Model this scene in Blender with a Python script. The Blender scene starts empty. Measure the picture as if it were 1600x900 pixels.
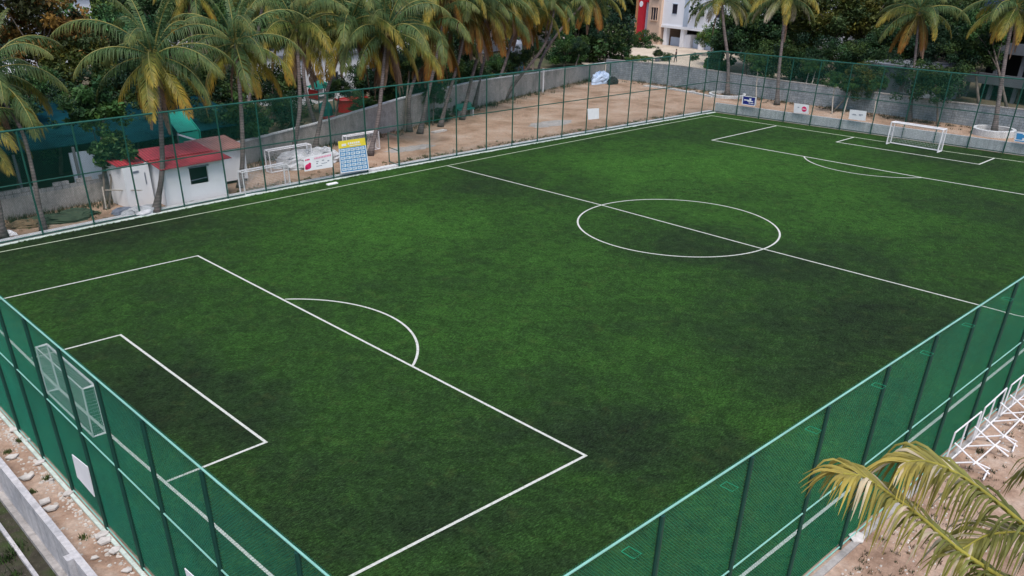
import bpy, math, random
import numpy as np
from mathutils import Vector, Matrix
random.seed(7)
rnd = random.random
def U(a, b): return a + (b - a) * random.random()
S = bpy.context.scene
COL = S.collection
R = math.radians

# ------------------------------------------------------------------ camera
CX, CY, CZ = -7.2970, -7.6814, 13.9576
YAW, PIT, ROL, FOC, PX, PY = 0.8061, -0.5263, 0.0136, 1308.08, -27.14, 225.48
fw = Vector((math.cos(PIT)*math.cos(YAW), math.cos(PIT)*math.sin(YAW), math.sin(PIT)))
r0 = Vector((math.sin(YAW), -math.cos(YAW), 0)); u0 = r0.cross(fw)
rt = math.cos(ROL)*r0 + math.sin(ROL)*u0
up = -math.sin(ROL)*r0 + math.cos(ROL)*u0
cam_d = bpy.data.cameras.new('camera'); cam = bpy.data.objects.new('camera', cam_d); COL.objects.link(cam)
m = Matrix.Identity(4)
for i in range(3):
    m[i][0] = rt[i]; m[i][1] = up[i]; m[i][2] = -fw[i]
m[0][3], m[1][3], m[2][3] = CX, CY, CZ
cam.matrix_world = m
cam_d.sensor_width = 36; cam_d.lens = 36*FOC/1600
cam_d.shift_x = -PX/1600; cam_d.shift_y = PY/1600
cam_d.clip_start = 0.1; cam_d.clip_end = 2000
S.camera = cam
C0 = Vector((CX, CY, CZ))
# ------------------------------------------------------------------ light
SUN_EL, SUN_AZ = 64, 235
w = bpy.data.worlds.new('World'); S.world = w; w.use_nodes = True
nt = w.node_tree; nt.nodes.clear()
sky = nt.nodes.new('ShaderNodeTexSky'); sky.sky_type = 'NISHITA'; sky.sun_disc = False
sky.sun_elevation = R(SUN_EL); sky.sun_rotation = R(90 - SUN_AZ); sky.air_density = 1.0; sky.dust_density = 2.5; sky.ozone_density = 1.2
bg = nt.nodes.new('ShaderNodeBackground'); bg.inputs[1].default_value = 0.09
wo = nt.nodes.new('ShaderNodeOutputWorld')
hs = nt.nodes.new('ShaderNodeHueSaturation'); hs.inputs['Saturation'].default_value = 0.88   # overcast: greyer than a clear sky
nt.links.new(sky.outputs[0], hs.inputs['Color']); nt.links.new(hs.outputs[0], bg.inputs[0]); nt.links.new(bg.outputs[0], wo.inputs[0])
sd = bpy.data.lights.new('sun', 'SUN'); sd.energy = 1.4; sd.angle = R(22); sd.color = (1.0, 0.95, 0.88)
so = bpy.data.objects.new('sun', sd); COL.objects.link(so)
sdir = Vector((math.cos(R(SUN_EL))*math.cos(R(SUN_AZ)), math.cos(R(SUN_EL))*math.sin(R(SUN_AZ)), math.sin(R(SUN_EL))))
so.rotation_euler = sdir.to_track_quat('Z', 'Y').to_euler()
S.view_settings.view_transform = 'Standard'; S.view_settings.look = 'None'
S.view_settings.exposure = 1.0; S.view_settings.gamma = 1.0
S.view_settings.use_curve_mapping = False
S.render.engine = 'CYCLES'

# ------------------------------------------------------------------ helpers
def ray(px, py):
    return fw + ((px-800-PX)/FOC)*rt + (-(py-450-PY)/FOC)*up
def G(px, py, z=0.0):
    d = ray(px, py); t = (z-CZ)/d.z
    p = C0 + d*t; return Vector((p.x, p.y, z))
def at_depth(px, py, depth): return C0 + ray(px, py)*depth
def depth_of(p): return (Vector(p)-C0).dot(fw)
def over(base, px, py): return at_depth(px, py, depth_of(base))
def on_x(px, py, x):
    d = ray(px, py); return C0 + d*((x-CX)/d.x)
def on_y(px, py, y):
    d = ray(px, py); return C0 + d*((y-CY)/d.y)

class MB:
    def __init__(s): s.v = []; s.f = []; s.c = []; s.mi = []
    def quad(s, a, b, c, d, mi=0):
        n = len(s.v); s.v += [tuple(a), tuple(b), tuple(c), tuple(d)]; s.f.append((n, n+1, n+2, n+3)); s.mi.append(mi)
    def poly(s, pts, mi=0):
        n = len(s.v); s.v += [tuple(p) for p in pts]; s.f.append(tuple(range(n, n+len(pts)))); s.mi.append(mi)
    def prism(s, pts, h, mi=0):       # pts CCW polygon of Vectors, extruded by vector h
        n = len(s.v); k = len(pts); h = Vector(h)
        s.v += [tuple(p) for p in pts] + [tuple(Vector(p)+h) for p in pts]
        s.f.append(tuple(reversed(range(n, n+k)))); s.mi.append(mi)
        s.f.append(tuple(range(n+k, n+2*k))); s.mi.append(mi)
        for i in range(k):
            j = (i+1) % k; s.f.append((n+i, n+j, n+k+j, n+k+i)); s.mi.append(mi)
    def box(s, x0, x1, y0, y1, z0, z1, mi=0):
        s.prism([Vector((x0,y0,z0)), Vector((x1,y0,z0)), Vector((x1,y1,z0)), Vector((x0,y1,z0))], (0,0,z1-z0), mi)
    def obox(s, c, ax, ay, hz, mi=0):  # c = centre of bottom, ax, ay half-vectors
        c = Vector(c); ax = Vector(ax); ay = Vector(ay)
        s.prism([c-ax-ay, c+ax-ay, c+ax+ay, c-ax+ay], (0,0,hz), mi)
    def tube(s, pts, rad, n=6, mi=0, caps=True):
        pts = [Vector(p) for p in pts]
        if not hasattr(rad, '__len__'): rad = [rad]*len(pts)
        base = len(s.v); prev = None
        for i, p in enumerate(pts):
            d = (pts[min(i+1, len(pts)-1)] - pts[max(i-1, 0)]).normalized()
            if prev is None:
                a = d.cross(Vector((0,0,1)));
                if a.length < 1e-3: a = d.cross(Vector((1,0,0)))
                a.normalize()
            else:
                a = (prev - d*prev.dot(d)).normalized()
            prev = a; b = d.cross(a)
            for k in range(n):
                t = 2*math.pi*k/n
                s.v.append(tuple(p + (a*math.cos(t)+b*math.sin(t))*rad[i]))
        for i in range(len(pts)-1):
            for k in range(n):
                q = base+i*n; s.f.append((q+k, q+(k+1) % n, q+n+(k+1) % n, q+n+k)); s.mi.append(mi)
        if caps:
            s.f.append(tuple(base+k for k in reversed(range(n)))); s.mi.append(mi)
            q = base+(len(pts)-1)*n; s.f.append(tuple(q+k for k in range(n))); s.mi.append(mi)
    def build(s, name, mat, parent=None, loc=(0,0,0), smooth=False, cols=None, world=True):
        me = bpy.data.meshes.new(name); loc = Vector(loc)
        off = loc
        if parent is not None and world: off = loc + Vector(parent.location)
        vv = [(a-off.x, b-off.y, c-off.z) for a, b, c in s.v] if world else s.v
        me.from_pydata(vv, [], s.f)
        mats = mat if isinstance(mat, (list, tuple)) else [mat]
        for mm in mats: me.materials.append(mm)
        if len(mats) > 1: me.polygons.foreach_set('material_index', s.mi)
        if smooth: me.polygons.foreach_set('use_smooth', [True]*len(me.polygons))
        if cols is not None:
            at = me.color_attributes.new('tint', 'FLOAT_COLOR', 'POINT')
            at.data.foreach_set('color', np.array(cols, dtype=np.float32).ravel())
        me.update()
        o = bpy.data.objects.new(name, me); COL.objects.link(o)
        o.parent = parent
        if world or parent is None: o.location = loc
        return o
def tag(o, label, cat, group=None, kind=None):
    if label: o['label'] = label
    if cat: o['category'] = cat
    if group: o['group'] = group
    if kind: o['kind'] = kind
    return o
def thing(name, loc, label, cat, group=None, rz=0):
    o = bpy.data.objects.new(name, None); COL.objects.link(o); o.location = loc; o.rotation_euler = (0,0,rz)
    o.empty_display_size = 0.3
    return tag(o, label, cat, group)
def struct(o): o['kind'] = 'structure'; return o
def dup(o, parent=None, **k):
    c = o.copy(); COL.objects.link(c)
    if parent is not None: c.parent = parent
    for ch in o.children:
        dup(ch, c)
    return c

# ------------------------------------------------------------------ materials
def newmat(name):
    mt = bpy.data.materials.new(name); mt.use_nodes = True
    n = mt.node_tree; b = n.nodes['Principled BSDF']; return mt, n, b
def nd(n, t, **k):
    x = n.nodes.new(t)
    for a, v in k.items(): setattr(x, a, v)
    return x
def noise(n, scale, detail=4, rough=0.55, vec=None, dist=0.0):
    x = n.nodes.new('ShaderNodeTexNoise'); x.inputs['Scale'].default_value = scale
    x.inputs['Detail'].default_value = detail; x.inputs['Roughness'].default_value = rough; x.inputs['Distortion'].default_value = dist
    if vec: n.links.new(vec, x.inputs['Vector'])
    return x
def ramp(n, src, stops):
    r = n.nodes.new('ShaderNodeValToRGB'); e = r.color_ramp.elements
    while len(e) > 1: e.remove(e[-1])
    for i, (p, c) in enumerate(stops):
        q = e[0] if i == 0 else e.new(p)
        q.position = p
        if not hasattr(c, '__len__'): c = (c, c, c)
        q.color = (*c, 1)
    n.links.new(src, r.inputs[0]); return r
def mix(n, fac, a, b, mode='MIX'):
    x = n.nodes.new('ShaderNodeMix'); x.data_type = 'RGBA'; x.blend_type = mode
    for s, v in ((x.inputs[0], fac), (x.inputs[6], a), (x.inputs[7], b)):
        if isinstance(v, (int, float)): s.default_value = v
        elif isinstance(v, tuple): s.default_value = (*v, 1)
        else: n.links.new(v, s)
    return x.outputs[2]
def objco(n, scale=None, world=True):
    t = n.nodes.new('ShaderNodeNewGeometry') if world else n.nodes.new('ShaderNodeTexCoord')
    o = t.outputs['Position'] if world else t.outputs['Object']
    if scale:
        mp = n.nodes.new('ShaderNodeMapping'); mp.inputs['Scale'].default_value = scale
        n.links.new(o, mp.inputs[0]); o = mp.outputs[0]
    return o
def bump(n, b, src, st, dist=0.02):
    x = n.nodes.new('ShaderNodeBump'); x.inputs['Strength'].default_value = st; x.inputs['Distance'].default_value = dist
    n.links.new(src, x.inputs['Height']); n.links.new(x.outputs[0], b.inputs['Normal'])
def simple(name, col, rough=0.6, var=0.25, scale=3.0, metal=0.0, bmp=0.0, world=True, spec=0.5):
    mt, n, b = newmat(name)
    v = objco(n, world=world)
    a = noise(n, scale, 5, 0.6, v)
    c0 = tuple(c*(1-var) for c in col); c1 = tuple(min(1, c*(1+var)) for c in col)
    rp = ramp(n, a.outputs[0], [(0.3, c0), (0.7, c1)])
    n.links.new(rp.outputs[0], b.inputs['Base Color'])
    b.inputs['Roughness'].default_value = rough; b.inputs['Metallic'].default_value = metal
    b.inputs['Specular IOR Level'].default_value = spec
    if bmp: bump(n, b, noise(n, scale*6, 4, 0.6, v).outputs[0], bmp)
    return mt
M = {}
# turf
mt, n, b = newmat('turf')
v = objco(n)
big = noise(n, 0.07, 4, 0.55, v, 0.5)
mid = noise(n, 0.5, 7, 0.78, v, 0.6)
# soft darker and lighter zones of the carpet at set places, wobbled by noise
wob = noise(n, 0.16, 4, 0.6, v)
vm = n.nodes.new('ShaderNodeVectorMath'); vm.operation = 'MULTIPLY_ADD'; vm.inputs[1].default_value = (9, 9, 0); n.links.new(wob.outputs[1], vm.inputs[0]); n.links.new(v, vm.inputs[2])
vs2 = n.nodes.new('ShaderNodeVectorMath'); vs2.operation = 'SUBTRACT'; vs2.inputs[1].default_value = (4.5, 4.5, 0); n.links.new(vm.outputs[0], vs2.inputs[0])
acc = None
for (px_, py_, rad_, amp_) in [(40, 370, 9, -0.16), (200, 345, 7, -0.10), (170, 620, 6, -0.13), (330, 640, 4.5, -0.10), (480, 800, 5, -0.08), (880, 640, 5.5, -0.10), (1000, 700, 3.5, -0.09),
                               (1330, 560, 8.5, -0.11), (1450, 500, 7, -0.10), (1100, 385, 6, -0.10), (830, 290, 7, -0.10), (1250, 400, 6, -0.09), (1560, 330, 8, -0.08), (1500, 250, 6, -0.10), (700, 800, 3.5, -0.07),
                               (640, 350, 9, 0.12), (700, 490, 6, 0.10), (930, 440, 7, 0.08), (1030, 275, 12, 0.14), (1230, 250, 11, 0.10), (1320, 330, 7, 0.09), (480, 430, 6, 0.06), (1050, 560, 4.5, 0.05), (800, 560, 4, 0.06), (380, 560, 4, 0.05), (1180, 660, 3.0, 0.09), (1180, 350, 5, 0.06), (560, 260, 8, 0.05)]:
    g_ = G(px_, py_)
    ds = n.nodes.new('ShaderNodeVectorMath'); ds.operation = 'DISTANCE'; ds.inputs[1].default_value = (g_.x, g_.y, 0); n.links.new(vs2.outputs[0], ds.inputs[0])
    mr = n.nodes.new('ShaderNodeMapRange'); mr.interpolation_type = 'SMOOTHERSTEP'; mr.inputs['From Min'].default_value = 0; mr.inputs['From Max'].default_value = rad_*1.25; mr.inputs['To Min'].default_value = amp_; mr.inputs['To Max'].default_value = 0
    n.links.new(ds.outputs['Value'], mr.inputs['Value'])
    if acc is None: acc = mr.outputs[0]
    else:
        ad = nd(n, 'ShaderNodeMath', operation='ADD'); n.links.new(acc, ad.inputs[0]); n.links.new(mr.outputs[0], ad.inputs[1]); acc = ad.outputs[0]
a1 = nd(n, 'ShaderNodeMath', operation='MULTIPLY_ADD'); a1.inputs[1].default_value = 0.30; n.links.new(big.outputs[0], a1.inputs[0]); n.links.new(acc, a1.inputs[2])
add = nd(n, 'ShaderNodeMath', operation='MULTIPLY_ADD'); add.inputs[1].default_value = 0.50
n.links.new(mid.outputs[0], add.inputs[0]); n.links.new(a1.outputs[0], add.inputs[2])
base = ramp(n, add.outputs[0], [(0.16, (0.011, 0.019, 0.010)), (0.30, (0.016, 0.036, 0.012)), (0.43, (0.021, 0.057, 0.012)), (0.58, (0.031, 0.092, 0.015))])
blot = noise(n, 2.2, 5, 0.7, v, 0.8)
br_ = ramp(n, blot.outputs[0], [(0.34, 0.62), (0.5, 1.0), (0.68, 1.45)])
c = mix(n, 0.8, base.outputs[0], br_.outputs[0], 'MULTIPLY')
mp = n.nodes.new('ShaderNodeMapping'); mp.inputs['Rotation'].default_value = (0, 0, 0.8); mp.inputs['Scale'].default_value = (1.0, 3.0, 1.0)
n.links.new(v, mp.inputs[0])
fine = noise(n, 6.5, 6, 0.8, mp.outputs[0], 0.4)
fr = ramp(n, fine.outputs[0], [(0.37, 0.30), (0.5, 0.95), (0.64, 2.2)])
c = mix(n, 0.85, c, fr.outputs[0], 'MULTIPLY')
fin2 = noise(n, 24, 4, 0.8, v)
fr2 = ramp(n, fin2.outputs[0], [(0.34, 0.5), (0.66, 1.6)])
c = mix(n, 0.8, c, fr2.outputs[0], 'MULTIPLY')
yel = noise(n, 1.1, 5, 0.7, v); yr = ramp(n, yel.outputs[0], [(0.56, 0.0), (0.72, 0.35)])
c = mix(n, yr.outputs[0], c, (0.050, 0.062, 0.018))
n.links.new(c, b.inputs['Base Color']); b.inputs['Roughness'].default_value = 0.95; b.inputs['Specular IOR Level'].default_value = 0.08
bump(n, b, fin2.outputs[0], 0.8, 0.05)
M['turf'] = mt
# dirt
def dirtmat(name, c1, c2, c3, sc=0.35):
    mt, n, b = newmat(name); v = objco(n)
    a = noise(n, sc, 6, 0.65, v, 0.3); f = noise(n, 6, 6, 0.75, v)
    r1 = ramp(n, a.outputs[0], [(0.32, c1), (0.5, c2), (0.68, c3)])
    r2 = ramp(n, f.outputs[0], [(0.3, 0.7), (0.7, 1.25)])
    c = mix(n, 0.9, r1.outputs[0], r2.outputs[0], 'MULTIPLY')
    p = noise(n, 19, 3, 0.8, v); pr = ramp(n, p.outputs[0], [(0.64, 0), (0.70, 0.7)])
    c = mix(n, pr.outputs[0], c, (0.42, 0.38, 0.35))
    n.links.new(c, b.inputs['Base Color']); b.inputs['Roughness'].default_value = 0.95; b.inputs['Specular IOR Level'].default_value = 0.15
    bump(n, b, f.outputs[0], 0.8, 0.06); return mt
M['dirt'] = dirtmat('dirt', (0.24, 0.15, 0.10), (0.37, 0.255, 0.185), (0.45, 0.35, 0.28))
M['dirt_near'] = dirtmat('dirt_near', (0.22, 0.14, 0.10), (0.38, 0.26, 0.195), (0.47, 0.365, 0.30), 0.6)
M['dark_soil'] = dirtmat('dark_soil', (0.03, 0.03, 0.02), (0.055, 0.05, 0.038), (0.04, 0.06, 0.02), 0.9)
M['far_ground'] = dirtmat('far_ground', (0.07, 0.07, 0.04), (0.12, 0.10, 0.07), (0.06, 0.08, 0.04), 0.08)
M['road'] = dirtmat('road', (0.42, 0.35, 0.29), (0.52, 0.45, 0.37), (0.58, 0.51, 0.44), 0.12)
M['line'] = None
mt, n, b = newmat('pitch_line'); v = objco(n)
a = noise(n, 9, 5, 0.7, v); r1 = ramp(n, a.outputs[0], [(0.30, (0.30, 0.36, 0.27)), (0.45, (0.50, 0.52, 0.48)), (0.7, (0.66, 0.66, 0.64))])
f_ = noise(n, 26, 4, 0.8, v); fr_ = ramp(n, f_.outputs[0], [(0.33, 0.45), (0.46, 1.0)])
c = mix(n, 1, r1.outputs[0], fr_.outputs[0], 'MULTIPLY')
n.links.new(c, b.inputs['Base Color']); b.inputs['Roughness'].default_value = 0.9; M['line'] = mt
mt2 = mt.copy(); mt2.name = 'worn_line'; n2 = mt2.node_tree
for x in n2.nodes:
    if x.type == 'VALTORGB' and len(x.color_ramp.elements) == 3:
        cs = [(0.17, 0.24, 0.13), (0.38, 0.44, 0.32), (0.52, 0.56, 0.46)]
        for e, c_ in zip(x.color_ramp.elements, cs): e.color = (*c_, 1)
M['worn_line'] = mt2
M['green_paint'] = simple('green_paint', (0.008, 0.085, 0.062), 0.42, 0.15, 2)
M['post_paint'] = simple('post_paint', (0.004, 0.050, 0.037), 0.5, 0.15, 2)
M['rail_paint_skylit'] = simple('rail_paint_skylit', (0.22, 0.48, 0.42), 0.30, 0.12, 2)  # pipe green lightened all round, the sky's highlight put into the colour
M['mesh_wire'] = simple('mesh_wire', (0.006, 0.185, 0.115), 0.5, 0.15, 1)
M['mesh_wire_b'] = simple('mesh_wire_b', (0.006, 0.27, 0.135), 0.5, 0.15, 1)
M['far_wire'] = simple('far_wire', (0.012, 0.11, 0.08), 0.5, 0.15, 1)
M['white_metal'] = simple('white_metal', (0.78, 0.77, 0.80), 0.4, 0.06, 3)
M['net'] = simple('net', (0.80, 0.80, 0.86), 0.8, 0.05, 3)
def wallmat(name, base, dark, light, brick=None, bz=0.22, streak=0.6):
    mt, n, b = newmat(name); v = objco(n)
    a = noise(n, 0.8, 7, 0.7, v, 0.5); f = noise(n, 7, 5, 0.7, v)
    r1 = ramp(n, a.outputs[0], [(0.30, dark), (0.5, base), (0.72, light)])
    r2 = ramp(n, f.outputs[0], [(0.3, 1-0.33*streak), (0.7, 1+0.3*streak)])
    c = mix(n, 1, r1.outputs[0], r2.outputs[0], 'MULTIPLY')
    # streaks running down and earth splashed at the foot
    st = noise(n, 1.0, 5, 0.7, objco(n, (3.5, 3.5, 0.25))); sr = ramp(n, st.outputs[0], [(0.48, 1.0), (0.66, 0.62)])
    c = mix(n, streak, c, sr.outputs[0], 'MULTIPLY')
    if brick:
        sx = n.nodes.new('ShaderNodeSeparateXYZ'); n.links.new(v, sx.inputs[0])
        cb = n.nodes.new('ShaderNodeCombineXYZ')
        n.links.new(sx.outputs[brick], cb.inputs[0]); n.links.new(sx.outputs['Z'], cb.inputs[1])
        br = n.nodes.new('ShaderNodeTexBrick'); br.inputs['Scale'].default_value = 1.0
        br.inputs['Brick Width'].default_value = 0.42; br.inputs['Row Height'].default_value = bz; br.inputs['Mortar Size'].default_value = 0.016
        br.inputs['Color1'].default_value = (1, 1, 1, 1); br.inputs['Color2'].default_value = (0.72, 0.74, 0.78, 1); br.inputs['Mortar'].default_value = (0.45, 0.45, 0.45, 1)
        n.links.new(cb.outputs[0], br.inputs[0])
        c = mix(n, 0.85, c, br.outputs[0], 'MULTIPLY')
    n.links.new(c, b.inputs['Base Color']); b.inputs['Roughness'].default_value = 0.9
    bump(n, b, f.outputs[0], 0.4, 0.03); return mt
M['plaster_wall'] = wallmat('plaster_wall', (0.33, 0.31, 0.30), (0.22, 0.21, 0.205), (0.41, 0.385, 0.37))
M['block_wall'] = wallmat('block_wall', (0.33, 0.37, 0.41), (0.22, 0.25, 0.28), (0.44, 0.46, 0.48), 'Y')
M['block_wall_x'] = wallmat('block_wall_x', (0.33, 0.32, 0.33), (0.24, 0.23, 0.25), (0.42, 0.40, 0.40), 'X')
M['near_wall'] = wallmat('near_wall', (0.46, 0.45, 0.47), (0.27, 0.28, 0.31), (0.60, 0.57, 0.57))
M['kerb'] = wallmat('kerb', (0.56, 0.58, 0.60), (0.46, 0.48, 0.50), (0.64, 0.65, 0.66))
M['kerb_pale'] = wallmat('kerb_pale', (0.52, 0.60, 0.56), (0.40, 0.50, 0.45), (0.62, 0.68, 0.64))
M['white_wall'] = wallmat('white_wall', (0.86, 0.87, 0.91), (0.81, 0.82, 0.85), (0.89, 0.90, 0.93), streak=0.12)
M['white_far'] = simple('white_far', (0.84, 0.86, 0.92), 0.8, 0.04, 0.3)
M['blue_grey'] = simple('blue_grey', (0.42, 0.50, 0.62), 0.8, 0.08, 0.6)
M['tan_wall'] = simple('tan_wall', (0.60, 0.44, 0.34), 0.8, 0.08, 0.6)
M['orange_wall'] = simple('orange_wall', (0.55, 0.27, 0.12), 0.8, 0.08, 0.6)
M['red_wall'] = simple('red_wall', (0.52, 0.012, 0.03), 0.7, 0.08, 0.6)
M['lime_wall'] = simple('lime_wall', (0.32, 0.36, 0.02), 0.7, 0.08, 0.6)
M['dark'] = simple('dark', (0.012, 0.014, 0.016), 0.8, 0.1, 2)
M['glass'] = simple('glass', (0.03, 0.03, 0.045), 0.15, 0.2, 0.7)
M['grey_wall'] = simple('grey_wall', (0.14, 0.155, 0.18), 0.85, 0.15, 0.5)
def corrugated(name, col, ang, pitch=0.2):
    mt, n, b = newmat(name); v = objco(n)
    a = noise(n, 1.3, 6, 0.7, v); r1 = ramp(n, a.outputs[0], [(0.3, tuple(x*0.6 for x in col)), (0.55, col), (0.75, tuple(min(1, x*1.25+0.02) for x in col))])
    wv = n.nodes.new('ShaderNodeTexWave'); wv.inputs['Scale'].default_value = 1/pitch/3.14; wv.bands_direction = ang
    n.links.new(v, wv.inputs[0])
    r2 = ramp(n, wv.outputs[0], [(0.1, 0.62), (0.8, 1.08)])
    c = mix(n, 1, r1.outputs[0], r2.outputs[0], 'MULTIPLY')
    n.links.new(c, b.inputs['Base Color']); b.inputs['Roughness'].default_value = 0.5
    bump(n, b, wv.outputs[0], 1.0, 0.03); return mt
M['red_roof'] = corrugated('red_roof', (0.40, 0.035, 0.055), 'X')
M['pink_roof'] = corrugated('pink_roof', (0.42, 0.20, 0.17), 'X')
M['teal_net'] = simple('teal_net', (0.002, 0.026, 0.036), 0.95, 0.45, 0.7, spec=0.05)
M['tarp_green'] = simple('tarp_green', (0.005, 0.28, 0.20), 0.45, 0.2, 0.8)
M['white_tarp'] = simple('white_tarp', (0.46, 0.47, 0.50), 0.6, 0.3, 1.6, bmp=0.5)
M['blue_tarp'] = simple('blue_tarp', (0.45, 0.56, 0.75), 0.5, 0.15, 1.6)
M['rubble'] = simple('rubble', (0.50, 0.47, 0.44), 0.9, 0.3, 5, bmp=0.3)
M['slab'] = simple('slab', (0.52, 0.49, 0.47), 0.8, 0.25, 6)
M['wood'] = simple('wood', (0.34, 0.29, 0.26), 0.85, 0.3, 6, bmp=0.3)
M['red_plastic'] = simple('red_plastic', (0.55, 0.015, 0.02), 0.4, 0.1, 2)
M['teal_plastic'] = simple('teal_plastic', (0.01, 0.18, 0.15), 0.4, 0.1, 2)
M['yellow_plastic'] = simple('yellow_plastic', (0.5, 0.36, 0.03), 0.4, 0.1, 2)
M['blue_cloth'] = simple('blue_cloth', (0.03, 0.07, 0.16), 0.8, 0.1, 2)
M['grey_cloth'] = simple('grey_cloth', (0.22, 0.25, 0.31), 0.8, 0.1, 2)
M['orange'] = simple('orange', (0.75, 0.15, 0.03), 0.6, 0.1, 2)
M['board_white'] = simple('board_white', (0.83, 0.83, 0.86), 0.45, 0.05, 2)
M['board_blue'] = simple('board_blue', (0.008, 0.022, 0.22), 0.45, 0.08, 2)
M['sky_blue'] = simple('sky_blue', (0.05, 0.27, 0.56), 0.45, 0.12, 2)
M['card'] = simple('card', (0.74, 0.80, 0.84), 0.5, 0.12, 5)
M['yellow'] = simple('yellow', (0.88, 0.70, 0.06), 0.45, 0.06, 2)
M['magenta'] = simple('magenta', (0.72, 0.02, 0.14), 0.45, 0.1, 3)
M['pink'] = simple('pink', (0.80, 0.30, 0.45), 0.45, 0.1, 3)
M['ink'] = simple('ink', (0.16, 0.18, 0.24), 0.5, 0.1, 3)
def bark(name, c1, c2, ring=True):
    mt, n, b = newmat(name); v = objco(n)
    a = noise(n, 2.2, 6, 0.7, v); r1 = ramp(n, a.outputs[0], [(0.3, c1), (0.7, c2)])
    c = r1.outputs[0]
    if ring:
        wv = n.nodes.new('ShaderNodeTexWave'); wv.bands_direction = 'Z'; wv.inputs['Scale'].default_value = 2.0; wv.inputs['Distortion'].default_value = 2.5
        n.links.new(v, wv.inputs[0]); r2 = ramp(n, wv.outputs[0], [(0.2, 0.62), (0.7, 1.1)])
        c = mix(n, 0.8, c, r2.outputs[0], 'MULTIPLY')
    n.links.new(c, b.inputs['Base Color']); b.inputs['Roughness'].default_value = 0.95
    bump(n, b, a.outputs[0], 0.6, 0.05); return mt
M['palm_bark'] = bark('palm_bark', (0.055, 0.045, 0.045), (0.17, 0.14, 0.135))
M['bark'] = bark('bark', (0.07, 0.055, 0.045), (0.18, 0.15, 0.13), False)
M['pale_bark'] = bark('pale_bark', (0.25, 0.22, 0.19), (0.42, 0.38, 0.34), False)
def leafmat(name, transl=0.25, rough=0.5):
    mt, n, b = newmat(name)
    at = n.nodes.new('ShaderNodeAttribute'); at.attribute_name = 'tint'
    a = noise(n, 1.5, 3, 0.6, objco(n)); r = ramp(n, a.outputs[0], [(0.3, 0.75), (0.7, 1.25)])
    c = mix(n, 1, at.outputs['Color'], r.outputs[0], 'MULTIPLY')
    n.links.new(c, b.inputs['Base Color']); b.inputs['Roughness'].default_value = rough; b.inputs['Specular IOR Level'].default_value = 0.18
    tr = n.nodes.new('ShaderNodeBsdfTranslucent'); n.links.new(c, tr.inputs[0])
    ms = n.nodes.new('ShaderNodeMixShader'); ms.inputs[0].default_value = transl
    n.links.new(b.outputs[0], ms.inputs[1]); n.links.new(tr.outputs[0], ms.inputs[2])
    n.links.new(ms.outputs[0], n.nodes['Material Output'].inputs[0]); return mt
M['leaf'] = leafmat('leaf'); M['frond'] = leafmat('frond', 0.3, 0.45)

# ------------------------------------------------------------------ ground
def sheet(name, pts, z, mat, kind='structure', label=None, cat=None, sub=1):
    mb = MB(); mb.poly([(p[0], p[1], z) for p in pts]); o = mb.build(name, mat)
    o['kind'] = kind; return o
sheet('ground', [(-600, -600), (900, -600), (900, 900), (-600, 900)], -0.45, M['far_ground'])
# raised compound terrain round the pitch (butts against the near boundary wall)
def poly_y(pts, deg=2):
    xs = [p.x for p in pts]; ys = [p.y for p in pts]; c = np.polyfit(xs, ys, deg)
    return lambda x: float(np.polyval(c, x))
yL = poly_y([Vector((8.5, 41.7, 0)), Vector((14.1, 42.1, 0)), Vector((19.8, 42.35, 0)), Vector((25.1, 42.35, 0)), Vector((33.4, 42.1, 0)), Vector((50, 41.65, 0)), Vector((68.7, 40.95, 0)), Vector((-2.2, 41.2, 0))], 3)
XN, YR = -2.17, -1.15
def xF(y): return 68.75 + (41-y)*0.072 - max(0, (41-y-12))*0.012
CL = Vector((68.72, 40.95, 0))
wallL = [Vector((-14, 45.0, 0)), Vector((5.06, 46.35, 0)), Vector((11.1, 46.85, 0)), Vector((20, 49.5, 0)), Vector((30, 52.0, 0)), Vector((39.6, 53.4, 0)), Vector((52.1, 57.8, 0)), Vector((59.4, 60.0, 0)), Vector((73, 63.4, 0)), Vector((80.0, 64.5, 0))]
wallB = [Vector((80.0, 64.2, 0)), Vector((80.4, 53.6, 0)), Vector((80.4, 40.3, 0)), Vector((80.8, 30.6, 0)), Vector((81.1, 23, 0)), Vector((80.6, 14.0, 0)), Vector((80.5, -30, 0))]
XW = -3.42
pts = [(XW, -40), (82, -40), (82, 66)] + [(p.x, p.y+0.3) for p in reversed(wallL[:-1])] + [(-14, 30), (XW, 26)]
sheet('dirt_yard', pts, -0.012, M['dirt'])
sheet('near_dirt_strip', [(XW, -40), (60, -40), (60, YR+0.1), (XN+0.1, YR+0.1), (XN+0.1, 41), (XW, 41)], -0.006, M['dirt_near'])
# pitch
mb = MB()
N = 24
left = [(XN + (CL.x-XN)*i/N, yL(XN + (CL.x-XN)*i/N)-0.18) for i in range(N+1)]
right = [(xF(-1.15)-0.1, YR+0.12), (XN+0.12, YR+0.12)]
mid_f = [(xF(y)-0.1, y) for y in np.linspace(40.6, 0, 8)]
mb.poly([(x, y, 0) for x, y in ([(XN+0.12, left[0][1])] + left[1:] + mid_f + right)][::-1])
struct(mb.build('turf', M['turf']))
sheet('back_road', [(81.0, 66), (81.4, 46), (81.5, 36), (96, 36), (108, 50), (118, 66), (140, 84), (140, 110), (112, 108), (96, 84)], -0.30, M['road'])
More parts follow.
